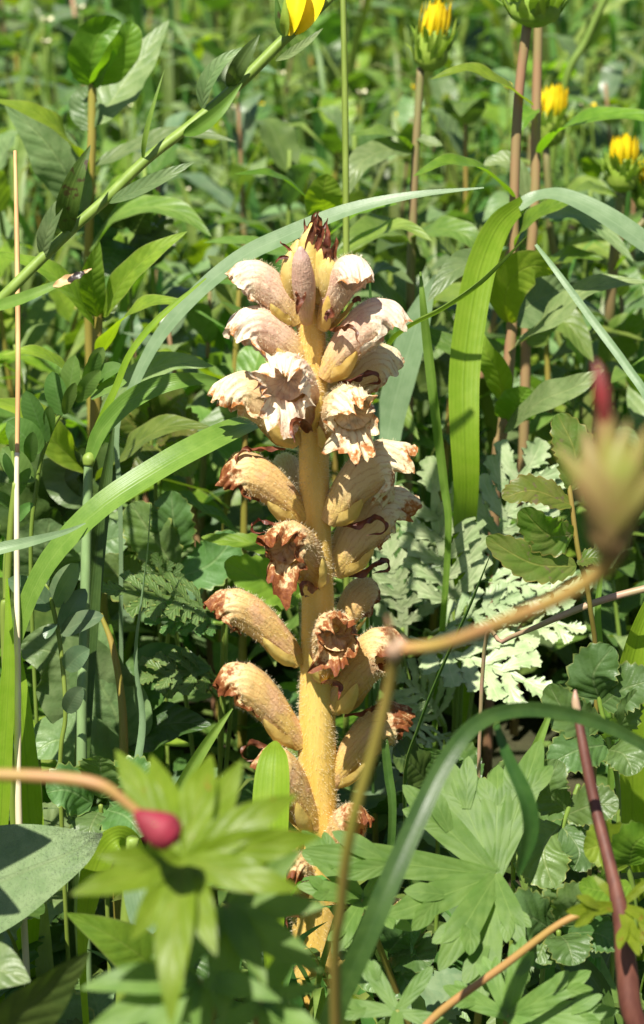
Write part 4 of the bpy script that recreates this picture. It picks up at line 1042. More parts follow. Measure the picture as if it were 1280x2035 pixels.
rosette('green rosette of feather lobed leaves lit in the shade left of the spike', (420, 1420, 56), [
    ([(430, 1215, 53.6), (370, 1195, 53), (300, 1185, 52.4), (210, 1170, 52)], 120, (-.05, -.6, .85)),
    ([(440, 1240, 53.8), (400, 1235, 53.4), (350, 1230, 53.2), (300, 1235, 53)], 90, (-.05, -.6, .85)),
    ([(345, 1230, 55.5), (335, 1190, 55.2), (325, 1150, 55), (312, 1110, 54.8)], 90, (-.3, -.8, .5)),
    ([(450, 1360, 55), (400, 1340, 54.2), (340, 1340, 53.8), (280, 1350, 53.4)], 110, (-.1, -.6, .8))], 'burnet')

# ------------------------------------------------------------------ toothed leaflets (burnet-like)
def toothed(label, stem, leaflets, mat='burnet', smat='stem', sw=10, group=None):
    P = px2(stem); g = ground_pt(P[0])
    t = thing('toothed_leaf_plant', label, 'plant', g, group)
    part('leaf_stalk', tube(MB(), ([g] if P[0][2] > .4 else []) + P, wpx(sw, 48) / 2, 30, 8, .03), smat, t)
    for i, (pts, w, hx) in enumerate(leaflets):
        d = pts[0][2]
        part('leaflet', ribbon(MB(), px2(pts), wpx(w, d), 'oval', 56, 11, hint=hx, fold=.2, wave=.12, teeth=9, tdep=.20, shear=.15, seed=i * 3 + 1), mat, t)
    return t
toothed('browning toothed leaflets on an upright stalk in front of the silvery rosette',
        [(1185, 1420, 49), (1172, 1200, 47.6), (1150, 1100, 47.2), (1136, 1000, 47), (1130, 960, 47)], [
    ([(1138, 1004, 47), (1060, 975, 46.6), (998, 990, 46.4)], 72, (-.1, -.65, .75)),
    ([(1140, 1062, 47), (1090, 1062, 46.6), (1036, 1010, 46.2)], 92, (-.3, -.9, .1)),
    ([(1146, 1125, 47.2), (1060, 1120, 46.7), (966, 1068, 46.4)], 82, (-.1, -.85, .5)),
    ([(1146, 1118, 47.2), (1180, 1108, 47), (1212, 1120, 47)], 50, (0, -.5, .85)),
    ([(1136, 975, 47), (1142, 900, 46.8), (1108, 822, 46.8)], 92, (.2, -.95, -.05))], 'burnet_brown', 'stem_olive')
toothed('toothed grey green leaflets at the right edge above the red stem', [(1230, 1640, 48), (1210, 1480, 47.4), (1190, 1380, 47.2), (1195, 1300, 47)], [
    ([(1192, 1390, 47.2), (1180, 1340, 46.8), (1218, 1285, 46.6)], 110, (-.3, -.85, .4)),
    ([(1196, 1400, 47.2), (1240, 1370, 46.8), (1300, 1350, 46.6)], 110, (.1, -.7, .7)),
    ([(1196, 1440, 47.3), (1130, 1420, 46.8), (1090, 1360, 46.6)], 90, (-.2, -.9, .4)),
    ([(1204, 1470, 47.4), (1240, 1430, 46.8), (1262, 1370, 46.6)], 70, (.3, -.9, .1)),
    ([(1206, 1480, 47.4), (1150, 1490, 46.8), (1090, 1520, 46.6)], 100, (-.1, -.8, .6)),
    ([(1208, 1490, 47.4), (1240, 1500, 46.8), (1260, 1540, 46.6)], 90, (.1, -.8, .6))])
toothed('blue green toothed leaflets between the geranium leaf and the red stem', [(1080, 1900, 47), (1095, 1780, 46.4), (1120, 1640, 46), (1150, 1560, 46)], [
    ([(1112, 1640, 46), (1080, 1690, 45.5), (1100, 1765, 45.3)], 120, (-.1, -.9, .4)),
    ([(1118, 1640, 46), (1150, 1690, 45.6), (1140, 1730, 45.5)], 80, (.2, -.9, .3)),
    ([(1124, 1620, 46), (1180, 1600, 45.6), (1230, 1600, 45.5)], 90, (.1, -.7, .7)),
    ([(1124, 1610, 46), (1090, 1570, 45.6), (1110, 1510, 45.5)], 90, (-.2, -.9, .4)),
    ([(1090, 1800, 46.4), (1040, 1820, 46), (1000, 1860, 45.8)], 90, (-.1, -.8, .6)),
    ([(1092, 1800, 46.4), (1090, 1870, 46), (1060, 1920, 45.8)], 90, (0, -.9, .5))])
toothed('bright yellow green scalloped leaf beside the red stem', [(1260, 1900, 45), (1260, 1780, 44.4), (1240, 1700, 44)], [
    ([(1250, 1720, 44), (1210, 1680, 43.6), (1160, 1690, 43.4)], 110, (-.1, -.9, .3)),
    ([(1250, 1720, 44), (1260, 1680, 43.6), (1300, 1650, 43.4)], 110, (.1, -.9, .3)),
    ([(1254, 1760, 44.2), (1200, 1770, 43.8), (1150, 1760, 43.6)], 70, (0, -.7, .7))], 'bright')
toothed('rounded toothed leaf catching sun in the shade left of the spike', [(330, 1340, 58), (345, 1200, 57), (350, 1090, 56.6)], [
    ([(350, 1100, 56.6), (345, 1040, 56), (340, 975, 55.8)], 100, (-.2, -.9, .4)),
    ([(350, 1130, 56.6), (300, 1060, 56.2), (260, 1000, 56)], 110, (-.3, -.8, .5)),
    ([(350, 1150, 56.6), (420, 1120, 56.2), (470, 1060, 56)], 110, (.2, -.7, .7)),
    ([(346, 1180, 57), (260, 1160, 56.4), (200, 1110, 56)], 110, (-.2, -.7, .7))])
toothed('broad toothed leaf just behind the middle blossoms', [(600, 1420, 57), (600, 1300, 56), (596, 1180, 55.4)], [
    ([(596, 1180, 55.4), (540, 1160, 54.6), (446, 1118, 54.2)], 100, (-.1, -.8, .6)),
    ([(596, 1190, 55.4), (520, 1190, 54.8), (480, 1180, 54.6)], 80, (-.1, -.6, .8)),
    ([(596, 1130, 55.2), (520, 1085, 54.6), (400, 1068, 54.4)], 44, (-.1, -.6, .8))], 'bright')
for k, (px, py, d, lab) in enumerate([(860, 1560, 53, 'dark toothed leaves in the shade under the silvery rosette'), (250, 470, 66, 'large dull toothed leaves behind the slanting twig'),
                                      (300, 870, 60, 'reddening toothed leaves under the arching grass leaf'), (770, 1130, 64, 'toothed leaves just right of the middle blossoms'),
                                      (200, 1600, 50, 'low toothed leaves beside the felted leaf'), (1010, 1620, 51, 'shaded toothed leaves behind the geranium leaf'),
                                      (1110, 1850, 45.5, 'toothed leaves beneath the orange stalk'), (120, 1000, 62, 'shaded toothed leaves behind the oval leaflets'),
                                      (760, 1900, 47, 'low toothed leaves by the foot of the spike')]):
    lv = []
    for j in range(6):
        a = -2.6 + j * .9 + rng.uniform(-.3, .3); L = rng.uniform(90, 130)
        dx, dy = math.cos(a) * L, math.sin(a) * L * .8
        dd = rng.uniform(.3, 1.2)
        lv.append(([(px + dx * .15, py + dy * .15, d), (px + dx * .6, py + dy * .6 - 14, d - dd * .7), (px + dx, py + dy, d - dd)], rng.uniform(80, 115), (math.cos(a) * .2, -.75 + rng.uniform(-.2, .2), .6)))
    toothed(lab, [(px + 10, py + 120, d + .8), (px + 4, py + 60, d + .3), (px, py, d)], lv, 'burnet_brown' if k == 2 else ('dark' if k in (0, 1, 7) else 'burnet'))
stalk([(1400, 1140, 47.6, 15), (1290, 1168, 47.8, 15), (1200, 1192, 48, 15), (1120, 1222, 48.2, 14), (1066, 1246, 48.6, 11), (1000, 1275, 49.6, 9), (960, 1320, 51, 8)][::-1], 'stem_pink', 'smooth pink stalk slanting across the silvery rosette', 'pink_stalk', 'stalk')

# ------------------------------------------------------------------ geraniums in the foreground
def palmate(t, c, tips, w, mat, seed, hint=HC, cup=.12, split=True, broad=False):
    """deeply divided hand shaped leaf; each division forks into three blunt segments"""
    C = A(*c); rs = np.random.RandomState(seed)
    mb = MB(); H = unit(np.array(hint, float))
    for k, tp in enumerate(tips):
        E = A(*tp); L = np.linalg.norm(E - C); dr = (E - C) / L
        S = unit(np.cross(dr, H)); Nn = unit(np.cross(S, dr))
        lift = Nn * L * cup * rs.uniform(-.4, 1.4) + Nn * .006 * k
        Wd = min(wpx(w, c[2]) * .52, L * .205)
        if broad:
            Wd = min(wpx(w, c[2]) * .74, L * .27)
        if not split:
            Wd = min(wpx(w, c[2]) * .62, L * .30)
        ribbon(mb, [C + Nn * .004 * k, C + dr * L * .35 + lift * .6, C + dr * L * .7 + lift * .7, E], Wd, 'lobe' if split else 'lance', 22, 7, hint=Nn + S * rs.uniform(-.25, .25) * (.3 if broad else 1), fold=.05 if broad else .16, wave=.06, seed=seed + k)
        if split and L > wpx(120, c[2]):
            for sd in (-1, 1):
                f = rs.uniform(.36, .48) + (.1 if broad else 0); b = C + dr * L * f + lift * .62 + Nn * .008 * sd
                ln = L * rs.uniform(.42, .54) * (.8 if broad else 1)
                e = b + (dr * .86 + S * sd * rs.uniform(.30, .46)) * ln + Nn * ln * rs.uniform(-.1, .1)
                ribbon(mb, [b, b * .5 + e * .5 + Nn * ln * .05, e], Wd * (.62 if broad else .8), 'lobe', 16, 7, hint=Nn + S * sd * .1, fold=.08 if broad else .3, seed=seed + k + 9)
    o = part('leaf', mb, mat, t)
    return o

def cran(label, root, leaves, stems=(), ds=1.0, **pk):
    leaves = [((c[0], c[1], c[2] * ds), [(a, b, d * ds) for a, b, d in tips], w, mat, h) for c, tips, w, mat, h in leaves]
    stems = [([(a, b, d * ds, w) for a, b, d, w in pts], mat, nm) for pts, mat, nm in stems]
    g = np.array([root[0], root[1], 0.0])
    t = thing('geranium_plant', label, 'plant', g)
    for i, (c, tips, w, mat, hint) in enumerate(leaves):
        palmate(t, c, tips, w, mat, i * 11 + int(abs(root[0]) * 7), hint, **pk)
        C = A(*c)
        m1 = g * .5 + C * .5 + np.array([0, .8, -.5]); m1[2] = max(m1[2], .3)
        part('leaf_stalk', tube(MB(), [g, m1, C], [.10, .085, .06], 20, 8), 'stem_olive', t)
    for pts, mat, nm in stems:
        part(nm, tube(MB(), px2(pts), [wpx(p[3], p[2]) / 2 for p in pts], 40, 10, .03), mat, t)
    return t

# left foreground plant, out of focus
t = cran('blurred geranium in the left foreground with a pink bud and forked leaves', (-3.4, -18.0), [
    ((365, 1710, 35.5), [(140, 1778, 34.6), (190, 1700, 35), (230, 1490, 37), (300, 1500, 37.4), (420, 1500, 37), (482, 1510, 36.8), (590, 1580, 36), (640, 1660, 35.6), (600, 1770, 35), (430, 1900, 34.4), (340, 2040, 34), (260, 1870, 34.4)], 130, 'geranium_yellow', (-.1, -.85, .5)),
    ((450, 1800, 37.5), [(640, 1930, 36.6), (650, 1800, 37.4), (600, 1690, 38.2), (530, 1960, 36.6), (440, 2040, 36.4), (350, 1940, 36.4)], 130, 'geranium', (.1, -.75, .65)),
    ((400, 1950, 37), [(160, 1965, 36.6), (170, 2050, 36.4), (300, 1900, 37.4), (400, 2090, 36), (260, 2120, 36), (560, 1990, 36.4)], 130, 'geranium', (0, -.6, .8)),
    ((520, 1990, 38), [(650, 2060, 37.4), (640, 1960, 37.8), (590, 2140, 37), (430, 1900, 38.4), (600, 1860, 38.6), (400, 2080, 37.4)], 130, 'geranium', (0, -.7, .7)),
    ], [([(-120, 1538, 34.5, 24), (0, 1540, 34.4, 26), (110, 1545, 34.3, 26), (200, 1560, 34.2, 24), (256, 1600, 34.2, 20), (284, 1622, 34.2, 18)], 'stem_orange', 'flower_stalk')], ds=.84, split=False)
pxn = lambda l: [A(x, y, d * .84) for x, y, d in l]
wpn = lambda w, d: wpx(w, d * .84)
o = part('bud', tube(MB(), pxn([(268, 1612, 34.2), (290, 1630, 34.1), (322, 1650, 34.1), (346, 1662, 34.1), (356, 1668, 34.1)]), [wpn(w, 34) / 2 for w in (12, 50, 76, 60, 16)], 24, 14, .03, 3), 'pink_bud', t)
for k in range(4):
    a = k * 1.6
    p0 = A(275, 1618, 34.2 * .84); p2 = A(346, 1662, 34.1 * .84); S1 = np.array([math.sin(a) * .3, -.5 * abs(math.cos(a)), math.cos(a) * .3])
    part('sepal', ribbon(MB(), [p0, (p0 + p2) / 2 + unit(S1) * wpn(39, 34), p2 + unit(S1) * wpn(12, 34)], wpn(30, 34), 'lance', 12, 5, hint=S1, fold=-.4), 'sepal' if k != 1 else 'pink_bud', o)

# fruit and forked stalk, right foreground
g = np.array([0.6, -17.0, 0])
t = thing('geranium_fruit', 'blurred geranium fruit with a red beak on a long forked stalk', 'plant', g)
part('stem', tube(MB(), [g] + pxn([(668, 2060, 36), (678, 1800, 34), (700, 1640, 33), (745, 1480, 32.4), (772, 1370, 32), (786, 1296, 31.6)]), [wpn(w, 33) / 2 for w in (26, 24, 22, 22, 22, 22, 24)], 50, 10, .03), 'stem_olive', t)
part('node', tube(MB(), pxn([(782, 1310, 31.6), (786, 1288, 31.5), (800, 1276, 31.4)]), [wpn(w, 32) / 2 for w in (24, 40, 24)], 10, 10), 'stem_pink', t)
part('stub', tube(MB(), pxn([(786, 1290, 31.5), (776, 1255, 31.3), (770, 1225, 31.2)]), [wpn(w, 32) / 2 for w in (20, 14, 6)], 10, 8), 'stem_rust', t)
part('flower_stalk', tube(MB(), pxn([(790, 1290, 31.5), (880, 1280, 31), (990, 1240, 30), (1110, 1190, 29), (1190, 1140, 28.4), (1216, 1100, 28)]), [wpn(w, 30) / 2 for w in (24, 25, 26, 28, 32, 40)], 40, 10, .03), 'stem_orange', t)
fr = part('fruit', tube(MB(), pxn([(1216, 1110, 28), (1214, 1060, 27.9), (1212, 990, 27.8), (1208, 900, 27.7), (1202, 820, 27.6)]), [wpn(w, 28) / 2 for w in (44, 92, 96, 60, 34)], 30, 14, .04, 5), 'sepal', t)
part('beak', tube(MB(), pxn([(1204, 850, 27.6), (1198, 790, 27.5), (1190, 740, 27.5), (1182, 715, 27.5)]), [wpn(w, 28) / 2 for w in (24, 32, 22, 3)], 16, 10), 'red', fr)
for k, (x1, y1, x2, y2) in enumerate([(1170, 980, 1100, 880), (1230, 950, 1250, 830), (1280, 990, 1330, 880), (1180, 960, 1160, 850), (1260, 940, 1290, 840)]):
    part('sepal', ribbon(MB(), pxn([(1212, 1080, 27.6), (x1, y1, 27.3), (x2, y2, 27.4)]), wpn(56, 27.5), 'lance', 16, 7, hint=((x2 - 1212) * .004, -.9, .2), fold=-.3), 'sepal', fr)

# right: red stemmed geranium with the sharp pale leaf
cran('pale geranium leaf spread like a hand right of the spike foot', (3.2, -6.5), [
    ((985, 1740, 44), [(800, 1560, 44.4), (880, 1500, 45), (990, 1520, 45.2), (1075, 1470, 45.4), (600, 1690, 43.6), (770, 1820, 43), (872, 1930, 42.6), (950, 2010, 42.4), (1040, 1880, 42.8)], 84, 'geranium', (-.1, -.85, .55)),
    ((720, 1790, 44.4), [(600, 1650, 44.6), (590, 1760, 44), (660, 1900, 43.4), (820, 1850, 43.4), (800, 1690, 44.6)], 76, 'geranium', (-.1, -.75, .65)),
    ((1010, 2020, 42), [(1040, 1860, 42.4), (1175, 1930, 41.8), (1230, 2010, 41.4), (880, 1960, 42), (960, 1900, 42.4), (1120, 2110, 41)], 66, 'geranium', (.1, -.8, .6)),
    ((790, 2010, 41), [(720, 1900, 41.4), (660, 2000, 41), (860, 1920, 41.2), (900, 2040, 40.6), (780, 2140, 40)], 74, 'geranium', (0, -.75, .65))], broad=True)
t = cran('red stemmed geranium at the right edge with a dry stalk tip', (7.0, -9.0), [
    ((1235, 1800, 39.5), [(1125, 1812, 38.8), (1180, 1740, 39.6), (1300, 1740, 39.4), (1330, 1850, 38.6), (1270, 1900, 38.4)], 60, 'geranium_yellow', (-.1, -.8, .6))],
    [([(1400, 2200, 40, 46), (1270, 2045, 39.4, 44), (1246, 1930, 39.4, 44), (1236, 1830, 39.4, 36), (1215, 1730, 39.6, 26), (1185, 1610, 40, 24), (1162, 1500, 40.2, 21), (1148, 1420, 40.4, 17)], 'stem_red', 'stem'),
     ([(1148, 1424, 40.4, 17), (1144, 1395, 40.4, 16), (1143, 1372, 40.4, 5)], 'stem_pink', 'dry_tip'),
     ([(800, 2100, 40.6, 16), (870, 2015, 40.4, 17), (1000, 1920, 40, 16), (1120, 1832, 39.6, 15), (1215, 1800, 39.5, 15)], 'stem_orange', 'side_stalk')])

# big leaves at the lower left
def bigleaf(label, name, pts, w, prof, mat, hint, fold=.2, fuzz=0, **kw):
    P = px2(pts); g = ground_pt(P[0], -.3, .2)
    t = thing(name, label, 'plant', g)
    part('leaf_stalk', tube(MB(), [g, (g + P[0]) / 2 + np.array([-.2, 0, 0]), P[0], P[0] * .8 + P[1] * .2], [.16, .15, .13, .08], 16, 9), 'stem', t)
    mb = ribbon(MB(), P, [wpx(x, pts[0][2]) for x in w] if prof is None else wpx(w, pts[0][2]), prof, 40, 17, hint=hint, fold=fold, wave=.05, **kw)
    o = part('leaf', mb, mat, t)
    if fuzz:
        pp, nn, ln = scatter(mb.v[0], 40, 17, fuzz, nrs, False, 0, 1, .05)
        nn = nn * np.sign(np.sum(nn * np.array(hint)[None], 1, keepdims=True))
        nn = unit(nn + nrs.uniform(-.5, .5, nn.shape)); k = len(pp)
        sd = unit(np.cross(nn, nrs.uniform(-1, 1, (k, 3))))
        V = np.stack([pp - sd * .003, pp + sd * .003, pp + nn * ln[:, None] + sd * .0015, pp + nn * ln[:, None] - sd * .0015], 1).reshape(-1, 3)
        h = part('leaf_fuzz', MB().add(V, np.arange(4 * k).reshape(-1, 4), np.tile([[0, 0], [0, 1], [1, 1], [1, 0.]], (k, 1))), 'leaf_fuzz', t)
        h['kind'] = 'stuff'
    return t
bigleaf('large felted grey green leaf half in shadow at the left edge', 'felted_leaf_plant', [(-260, 1860, 46.5), (-120, 1800, 45.6), (40, 1735, 45), (150, 1690, 44.8), (204, 1658, 44.8)], [60, 230, 200, 92, 4], None, 'felt', (-.1, -.6, .8), .14, 7000)
bigleaf('smooth pale leaf entering low at the left corner', 'broad_leaf_plant', [(-160, 2060, 41), (-100, 1990, 40), (-20, 1930, 39.4), (60, 1950, 39.2)], 170, 'lance', 'inula_grey', (-.2, -.5, .85))
bigleaf('dark blurred leaf pointing up from the lower left corner', 'broad_leaf_plant', [(-60, 2150, 37), (0, 2060, 36.4), (90, 1970, 36), (178, 1890, 35.8)], 150, 'lance', 'dark', (.3, -.9, -.2))
bigleaf('yellow green pointed leaf tucked under the pink budded geranium', 'broad_leaf_plant', [(330, 1960, 41), (285, 1905, 40.4), (220, 1860, 40), (132, 1815, 39.8)], 100, 'lance', 'bright', (-.1, -.8, .6))
bigleaf('blue green blade shaped leaf hanging beside the hooked grass leaf', 'broad_leaf_plant', [(262, 1690, 43.6), (276, 1760, 43.4), (290, 1830, 43.4), (296, 1860, 43.4)], 66, 'oval', 'grass_blue', (.1, -.9, .5))

# ------------------------------------------------------------------ the meadow behind: copies of a few leafy kinds
def proto(name, label, cat, group):
    t = thing(name, label, cat, (0, 0, 0), group)
    return t
PROTOS = {}
def lance_proto(seed, H, nl, L, W, mats, stem_mat, prof='lance', label='', name='leafy_plant', group='', teeth=0):
    rs = np.random.RandomState(seed)
    t = proto(name, label, 'plant', group)
    bx, by = rs.uniform(-.08, .08, 2) * H
    pts = [np.array([0, 0, -.3]), np.array([bx * .3, by * .3, H * .4]), np.array([bx, by, H])]
    part('stem', tube(MB(), pts, [.16, .13, .07], 12, 7), stem_mat, t)
    S = cr(np.array(pts), 50)
    for k in range(nl):
        f = .12 + .88 * (k + .5) / nl
        p = S[int(f * 49)]
        a = k * 2.4 + rs.uniform(-.4, .4); out = np.array([math.cos(a), math.sin(a), 0])
        ll = L * rs.uniform(.75, 1.15) * (1 - .45 * max(0, f - .7) / .3)
        up = rs.uniform(.35, .9) if f < .85 else rs.uniform(.9, 2.0)
        dr = unit(out + np.array([0, 0, up]))
        q = [p, p + dr * ll * .35, p + dr * ll * .65 + np.array([0, 0, -.05 * ll]), p + dr * ll * .8 + out * ll * .2 + np.array([0, 0, -rs.uniform(.1, .35) * ll])]
        part('leaf', ribbon(MB(), q, W * rs.uniform(.8, 1.2), prof, 16 if not teeth else 40, 7, hint=(-out[0] * .5, -out[1] * .5, 1), fold=.25, wave=.12, teeth=teeth, seed=seed + k), mats[k % len(mats)], t)
    return t, H
GA = 'leafy plants of the meadow behind'
for i in range(5):
    PROTOS.setdefault('lance', []).append(lance_proto(200 + i, 14 + i, 12 + i, 4.8, 1.35, [['inula', 'inula_grey', 'bright'], ['inula_grey', 'inula'], ['inula', 'bright'], ['dark', 'inula_grey'], ['inula_grey', 'vetch_blue']][i],
        ['stem', 'stem_brown', 'stem_olive', 'stem', 'stem_rust'][i], label=['plant with mixed bright and grey lance shaped leaves in the meadow behind', 'grey green lance leaved plant with a brownish stem in the meadow behind', 'bright lance leaved plant with an olive stem in the meadow behind', 'dark leaved plant with some grey leaves in the meadow behind', 'bluish leaved plant with a rusty stem in the meadow behind'][i], group=GA + ', kind %s' % 'abcde'[i]))
for i in range(3):
    PROTOS.setdefault('narrow', []).append(lance_proto(300 + i, 16 + 2 * i, 24, 3.6, .34, [['narrow', 'inula_grey'], ['narrow'], ['grass', 'narrow']][i], 'stem', label=['upright stem with grey and green needle narrow leaves in the meadow behind', 'upright stem with plain green narrow leaves in the meadow behind', 'tall upright stem with lighter grassy narrow leaves in the meadow behind'][i], name='narrow_leaved_plant', group='narrow leaved stems of the meadow behind, kind %s' % 'abc'[i]))
for i in range(3):
    PROTOS.setdefault('broad', []).append(lance_proto(400 + i, 5.0, 8, 4.2, 2.1, [['burnet', 'dark'], ['burnet', 'vetch_blue'], ['dark', 'inula_grey']][i], 'stem_olive', 'oval', label=['low plant with green and dark toothed oval leaves on the meadow floor', 'low plant with green and bluish toothed oval leaves on the meadow floor', 'low plant with dark and grey toothed oval leaves on the meadow floor'][i], name='broad_leaved_plant', group='low broad leaved plants of the meadow floor, kind %s' % 'abc'[i], teeth=11))
used = set()
# leafy stems that fill the middle distance, each one its own
for k, (px, top, d, mats, sm, lab) in enumerate([
    (868, 500, 66, ['inula_grey', 'inula'], 'stem_olive', 'leafy stem crowded with grey green leaves between the spike and the wide blade'),
    (735, 560, 65, ['inula', 'inula_grey'], 'stem', 'leafy stem half hidden behind the right hand blossoms'),
    (1130, 560, 68, ['inula_grey', 'inula'], 'stem_olive', 'leafy stem crowded with broad leaves behind the narrow blue grey blade'),
    (1225, 690, 64, ['inula', 'inula_grey'], 'stem', 'leafy stem behind the red beaked fruit'),
    (420, 520, 64, ['inula', 'bright', 'inula_grey'], 'stem_olive', 'leafy stem framed by the long blue green blade and the star leaved plant'),
    (330, 330, 72, ['inula_grey', 'inula'], 'stem', 'leafy stem under the middle of the slanting twig'),
    (560, 300, 76, ['inula_grey', 'narrow', 'inula'], 'stem', 'leafy stem rising above and behind the spike tip'),
    (950, 210, 80, ['inula_grey', 'dark'], 'stem_olive', 'leafy stem seen between the plump yellow bud and the rusty stems'),
    (70, 300, 74, ['inula', 'inula_grey'], 'stem', 'leafy stem behind the dry stalk and the big grey leaf'),
    (470, 760, 60, ['dark', 'inula'], 'stem_olive', 'dark leafy stem in the gap under the cream left hand blossom'),
    (745, 260, 84, ['dark', 'inula_grey'], 'stem', 'leafy stem between the straight stalk and the plump yellow bud'),
    (640, 60, 110, ['dark', 'inula'], 'stem', 'leafy stem far behind the yellow petalled twig flower'),
    (1190, 60, 100, ['inula_grey', 'dark'], 'stem', 'leafy stem far behind the bushy plant with two yellow buds'),
    (420, 90, 105, ['inula_grey', 'narrow'], 'stem', 'leafy stem far behind the upper part of the slanting twig')]):
    c = A(px, top, d)
    t, H_ = lance_proto(700 + k, c[2], 14, 4.4 * (d / 66) ** .5, 1.35 * (d / 66) ** .5, mats, sm, label=lab)
    t.location = (c[0] * CM, c[1] * CM, 0)
    t.rotation_euler = (0, 0, rng.uniform(0, 6.28))
def put(kindname, x, y, h):
    i = rng.randrange(len(PROTOS[kindname]))
    t, H = PROTOS[kindname][i]
    if (kindname, i) in used:
        t = copy_tree(t)
    used.add((kindname, i))
    s = h / H
    t.location = (x * CM, y * CM, float(height(x, y) - .2) * CM)
    t.rotation_euler = (rng.uniform(-.12, .12), rng.uniform(-.12, .12), rng.uniform(0, 6.28))
    # leaf size follows height only partly
    lat = min(1.25, max(.55, s ** .5)) * (1 + .4 * min(1, max(0, y - 30) / 60)) * rng.uniform(.85, 1.3)
    t.scale = (lat, lat, s)
def cap(y, row):
    a = PITCH - math.atan((1017.5 - row) * K)
    return CAM[2] - (y - CAM[1]) * math.tan(a)
pts = []
tries = 0
while len(pts) < 235 and tries < 12000:
    tries += 1
    y = 5 + 190 * rng.random() ** 1.7
    half = (y - CAM[1]) * 640 * K * 1.22 + 2
    x = rng.uniform(-half, half)
    dmin = 2.6 + y * .034
    if any((x - a) ** 2 + (y - b) ** 2 < dmin ** 2 for a, b in pts):
        continue
    if y < 15 and -4.6 < x < -.3 or y < 18 and .8 < x < 8.5:
        continue
    pts.append((x, y))
    row = np.interp(y, [5, 10, 13, 25, 45, 80, 150], [1300, 1080, 700, 420, 150, -200, -500]) + rng.uniform(-60, 300)
    h = cap(y, row)
    h = min(h, rng.uniform(11, 19))
    if h < 5.5:
        put('broad', x, y, max(2.4, h) * .9)
    elif h < 8:
        put(rng.choice(['broad', 'lance', 'lance']), x, y, h)
    else:
        put(rng.choice(['lance', 'lance', 'narrow']), x, y, h)
# low plants in front of and around the foot of the spike
for x, y, h in [(-5, -4, 3), (-2.5, -5, 3.2), (2.5, -5, 3), (5.5, -4, 3.4), (-6, 1, 4), (4, 1.5, 3.6), (7.2, -1, 4), (-8, -3, 4), (1.5, 4, 4), (8, 4, 4.4), (0.2, -8, 2.8), (4.5, -9, 3), (-5, -9, 3)]:
    put('broad', x, y, h)
for (k_, i_) in [(k_, i_) for k_ in PROTOS for i_ in range(len(PROTOS[k_])) if (k_, i_) not in used]:
    PROTOS[k_][i_][0].location = (rng.uniform(-.2, .2), 1.2, 0)

# small cream and yellow blossoms on thin stems in the distance
def blossom(px, py, d, w, mat, label, group):
    c = A(px, py, d); g = ground_pt(c, rng.uniform(-1, 1), rng.uniform(-1, 1))
    t = thing('small_blossom', label, 'flower', g, group)
    part('stem', tube(MB(), [g, (g + c) / 2 + np.array([.3, 0, .3]), c], [.07, .06, .05], 14, 6), 'stem', t)
    W = wpx(w, d) / 2
    for k in range(7):
        a = k * .9; out = np.array([math.cos(a), math.sin(a), .5 + .3 * (k % 2)])
        part('petal', ribbon(MB(), [c, c + out * W * .6, c + out * W + np.array([0, 0, W * .2])], W * .9, 'oval', 7, 5, hint=(-out[0], -out[1], 1), fold=.3, seed=k), mat, t)
for px, py, d, w in [(95, 48, 110, 28), (92, 88, 106, 20), (472, 222, 96, 26), (446, 252, 98, 18), (255, 215, 100, 18), (372, 380, 92, 14), (1160, 212, 95, 18), (160, 20, 112, 20), (720, 190, 100, 22), (560, 150, 104, 16)]:
    blossom(px, py, d, w, 'cream', 'tiny cream blossom on a thin stem in the blurred distance', 'cream blossoms in the distance')
for px, py, d, w in [(796, 235, 92, 22), (826, 178, 90, 20), (1176, 216, 94, 22), (520, 210, 110, 12), (1010, 175, 98, 18)]:
    blossom(px, py, d, w, 'yellow', 'tiny yellow blossom on a thin stem in the blurred distance', 'yellow blossoms in the distance')

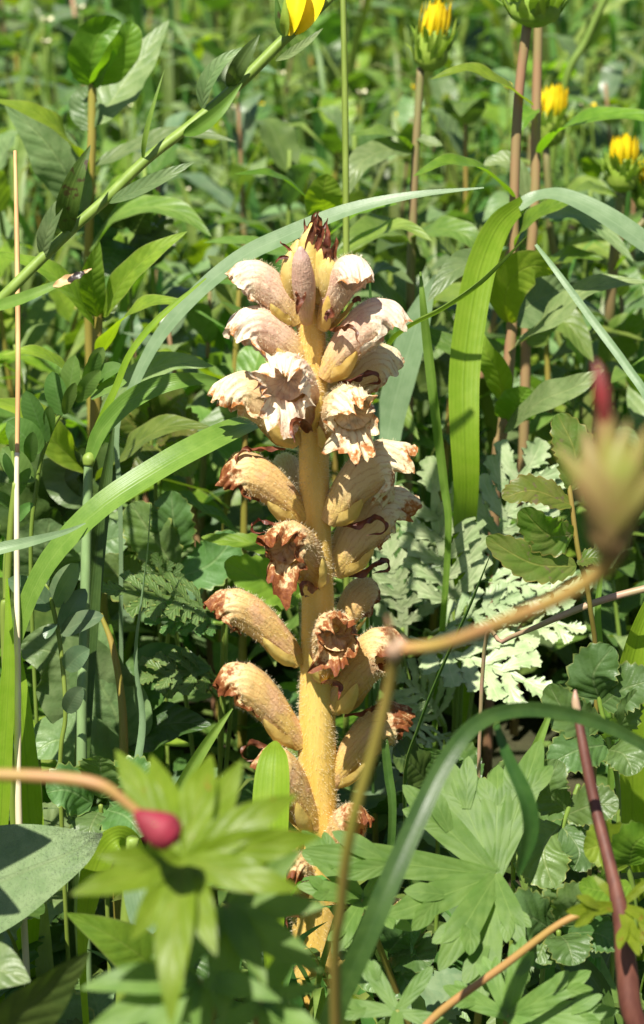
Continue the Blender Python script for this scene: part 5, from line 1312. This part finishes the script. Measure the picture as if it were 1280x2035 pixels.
# uncountable: meadow grass and low leafage between the plants
mb = MB()
for i in range(2000):
    y = -6 + 300 * rng.random() ** 1.35
    half = (y - CAM[1]) * 640 * K * 1.3 + 3
    x = rng.uniform(-half, half)
    if 1 < y < 18 and (.6 < x < 8.5 or -4.8 < x < -.2):
        continue
    row = np.interp(y, [-6, 5, 10, 14, 25, 45, 80, 150], [1900, 1450, 1150, 800, 480, 150, -100, -400]) + rng.uniform(-120, 300)
    h = max(2.0, min(cap(y, row), rng.uniform(8, 22)))
    a = rng.uniform(0, 6.28); lean = rng.uniform(.1, .6) * h
    p0 = np.array([x, y, -.3]); out = np.array([math.cos(a), math.sin(a), 0])
    ribbon(mb, [p0, p0 + np.array([0, 0, h * .55]) + out * lean * .3, p0 + np.array([0, 0, h * .92]) + out * lean * .7, p0 + np.array([0, 0, h * rng.uniform(.75, 1)]) + out * lean * 1.3],
           rng.uniform(.16, .5) * (1 + y / 160), 'grass', 9, 3, hint=(-out[0], -out[1], .4), fold=.3, roll=rng.uniform(-50, 50), tint=rng.random())
kind('grass', mb, 'mass', 'stuff', True)
mb = MB()
for i in range(5200):
    y = -14 + 240 * rng.random() ** 1.5
    half = (y - CAM[1]) * 640 * K * 1.3 + 3
    x = rng.uniform(-half, half)
    if 1 < y < 16 and (-4.8 < x < -.2 or .8 < x < 7.5) and rng.random() < .75:
        continue
    z = rng.uniform(.2, 3.2) if y > 4 else rng.uniform(.1, 1.6)
    z = z + (0 if y < 40 else rng.uniform(0, 3))
    a = rng.uniform(0, 6.28); out = np.array([math.cos(a), math.sin(a), rng.uniform(-.2, .7)])
    L = rng.uniform(1.0, 2.6)
    p0 = np.array([x, y, z])
    ribbon(mb, [p0, p0 + out * L * .55, p0 + out * L - np.array([0, 0, L * rng.uniform(0, .35)])], L * rng.uniform(.22, .5), rng.choice(['lance', 'oval', 'obl']), 8, 5, hint=(-out[0] * .5, -out[1] * .5 - .2, 1), fold=.3, tint=rng.random())
kind('ground_cover', mb, 'cover', 'stuff', True)
for o in bpy.data.objects:
    if '_o' in o:
        del o['_o']
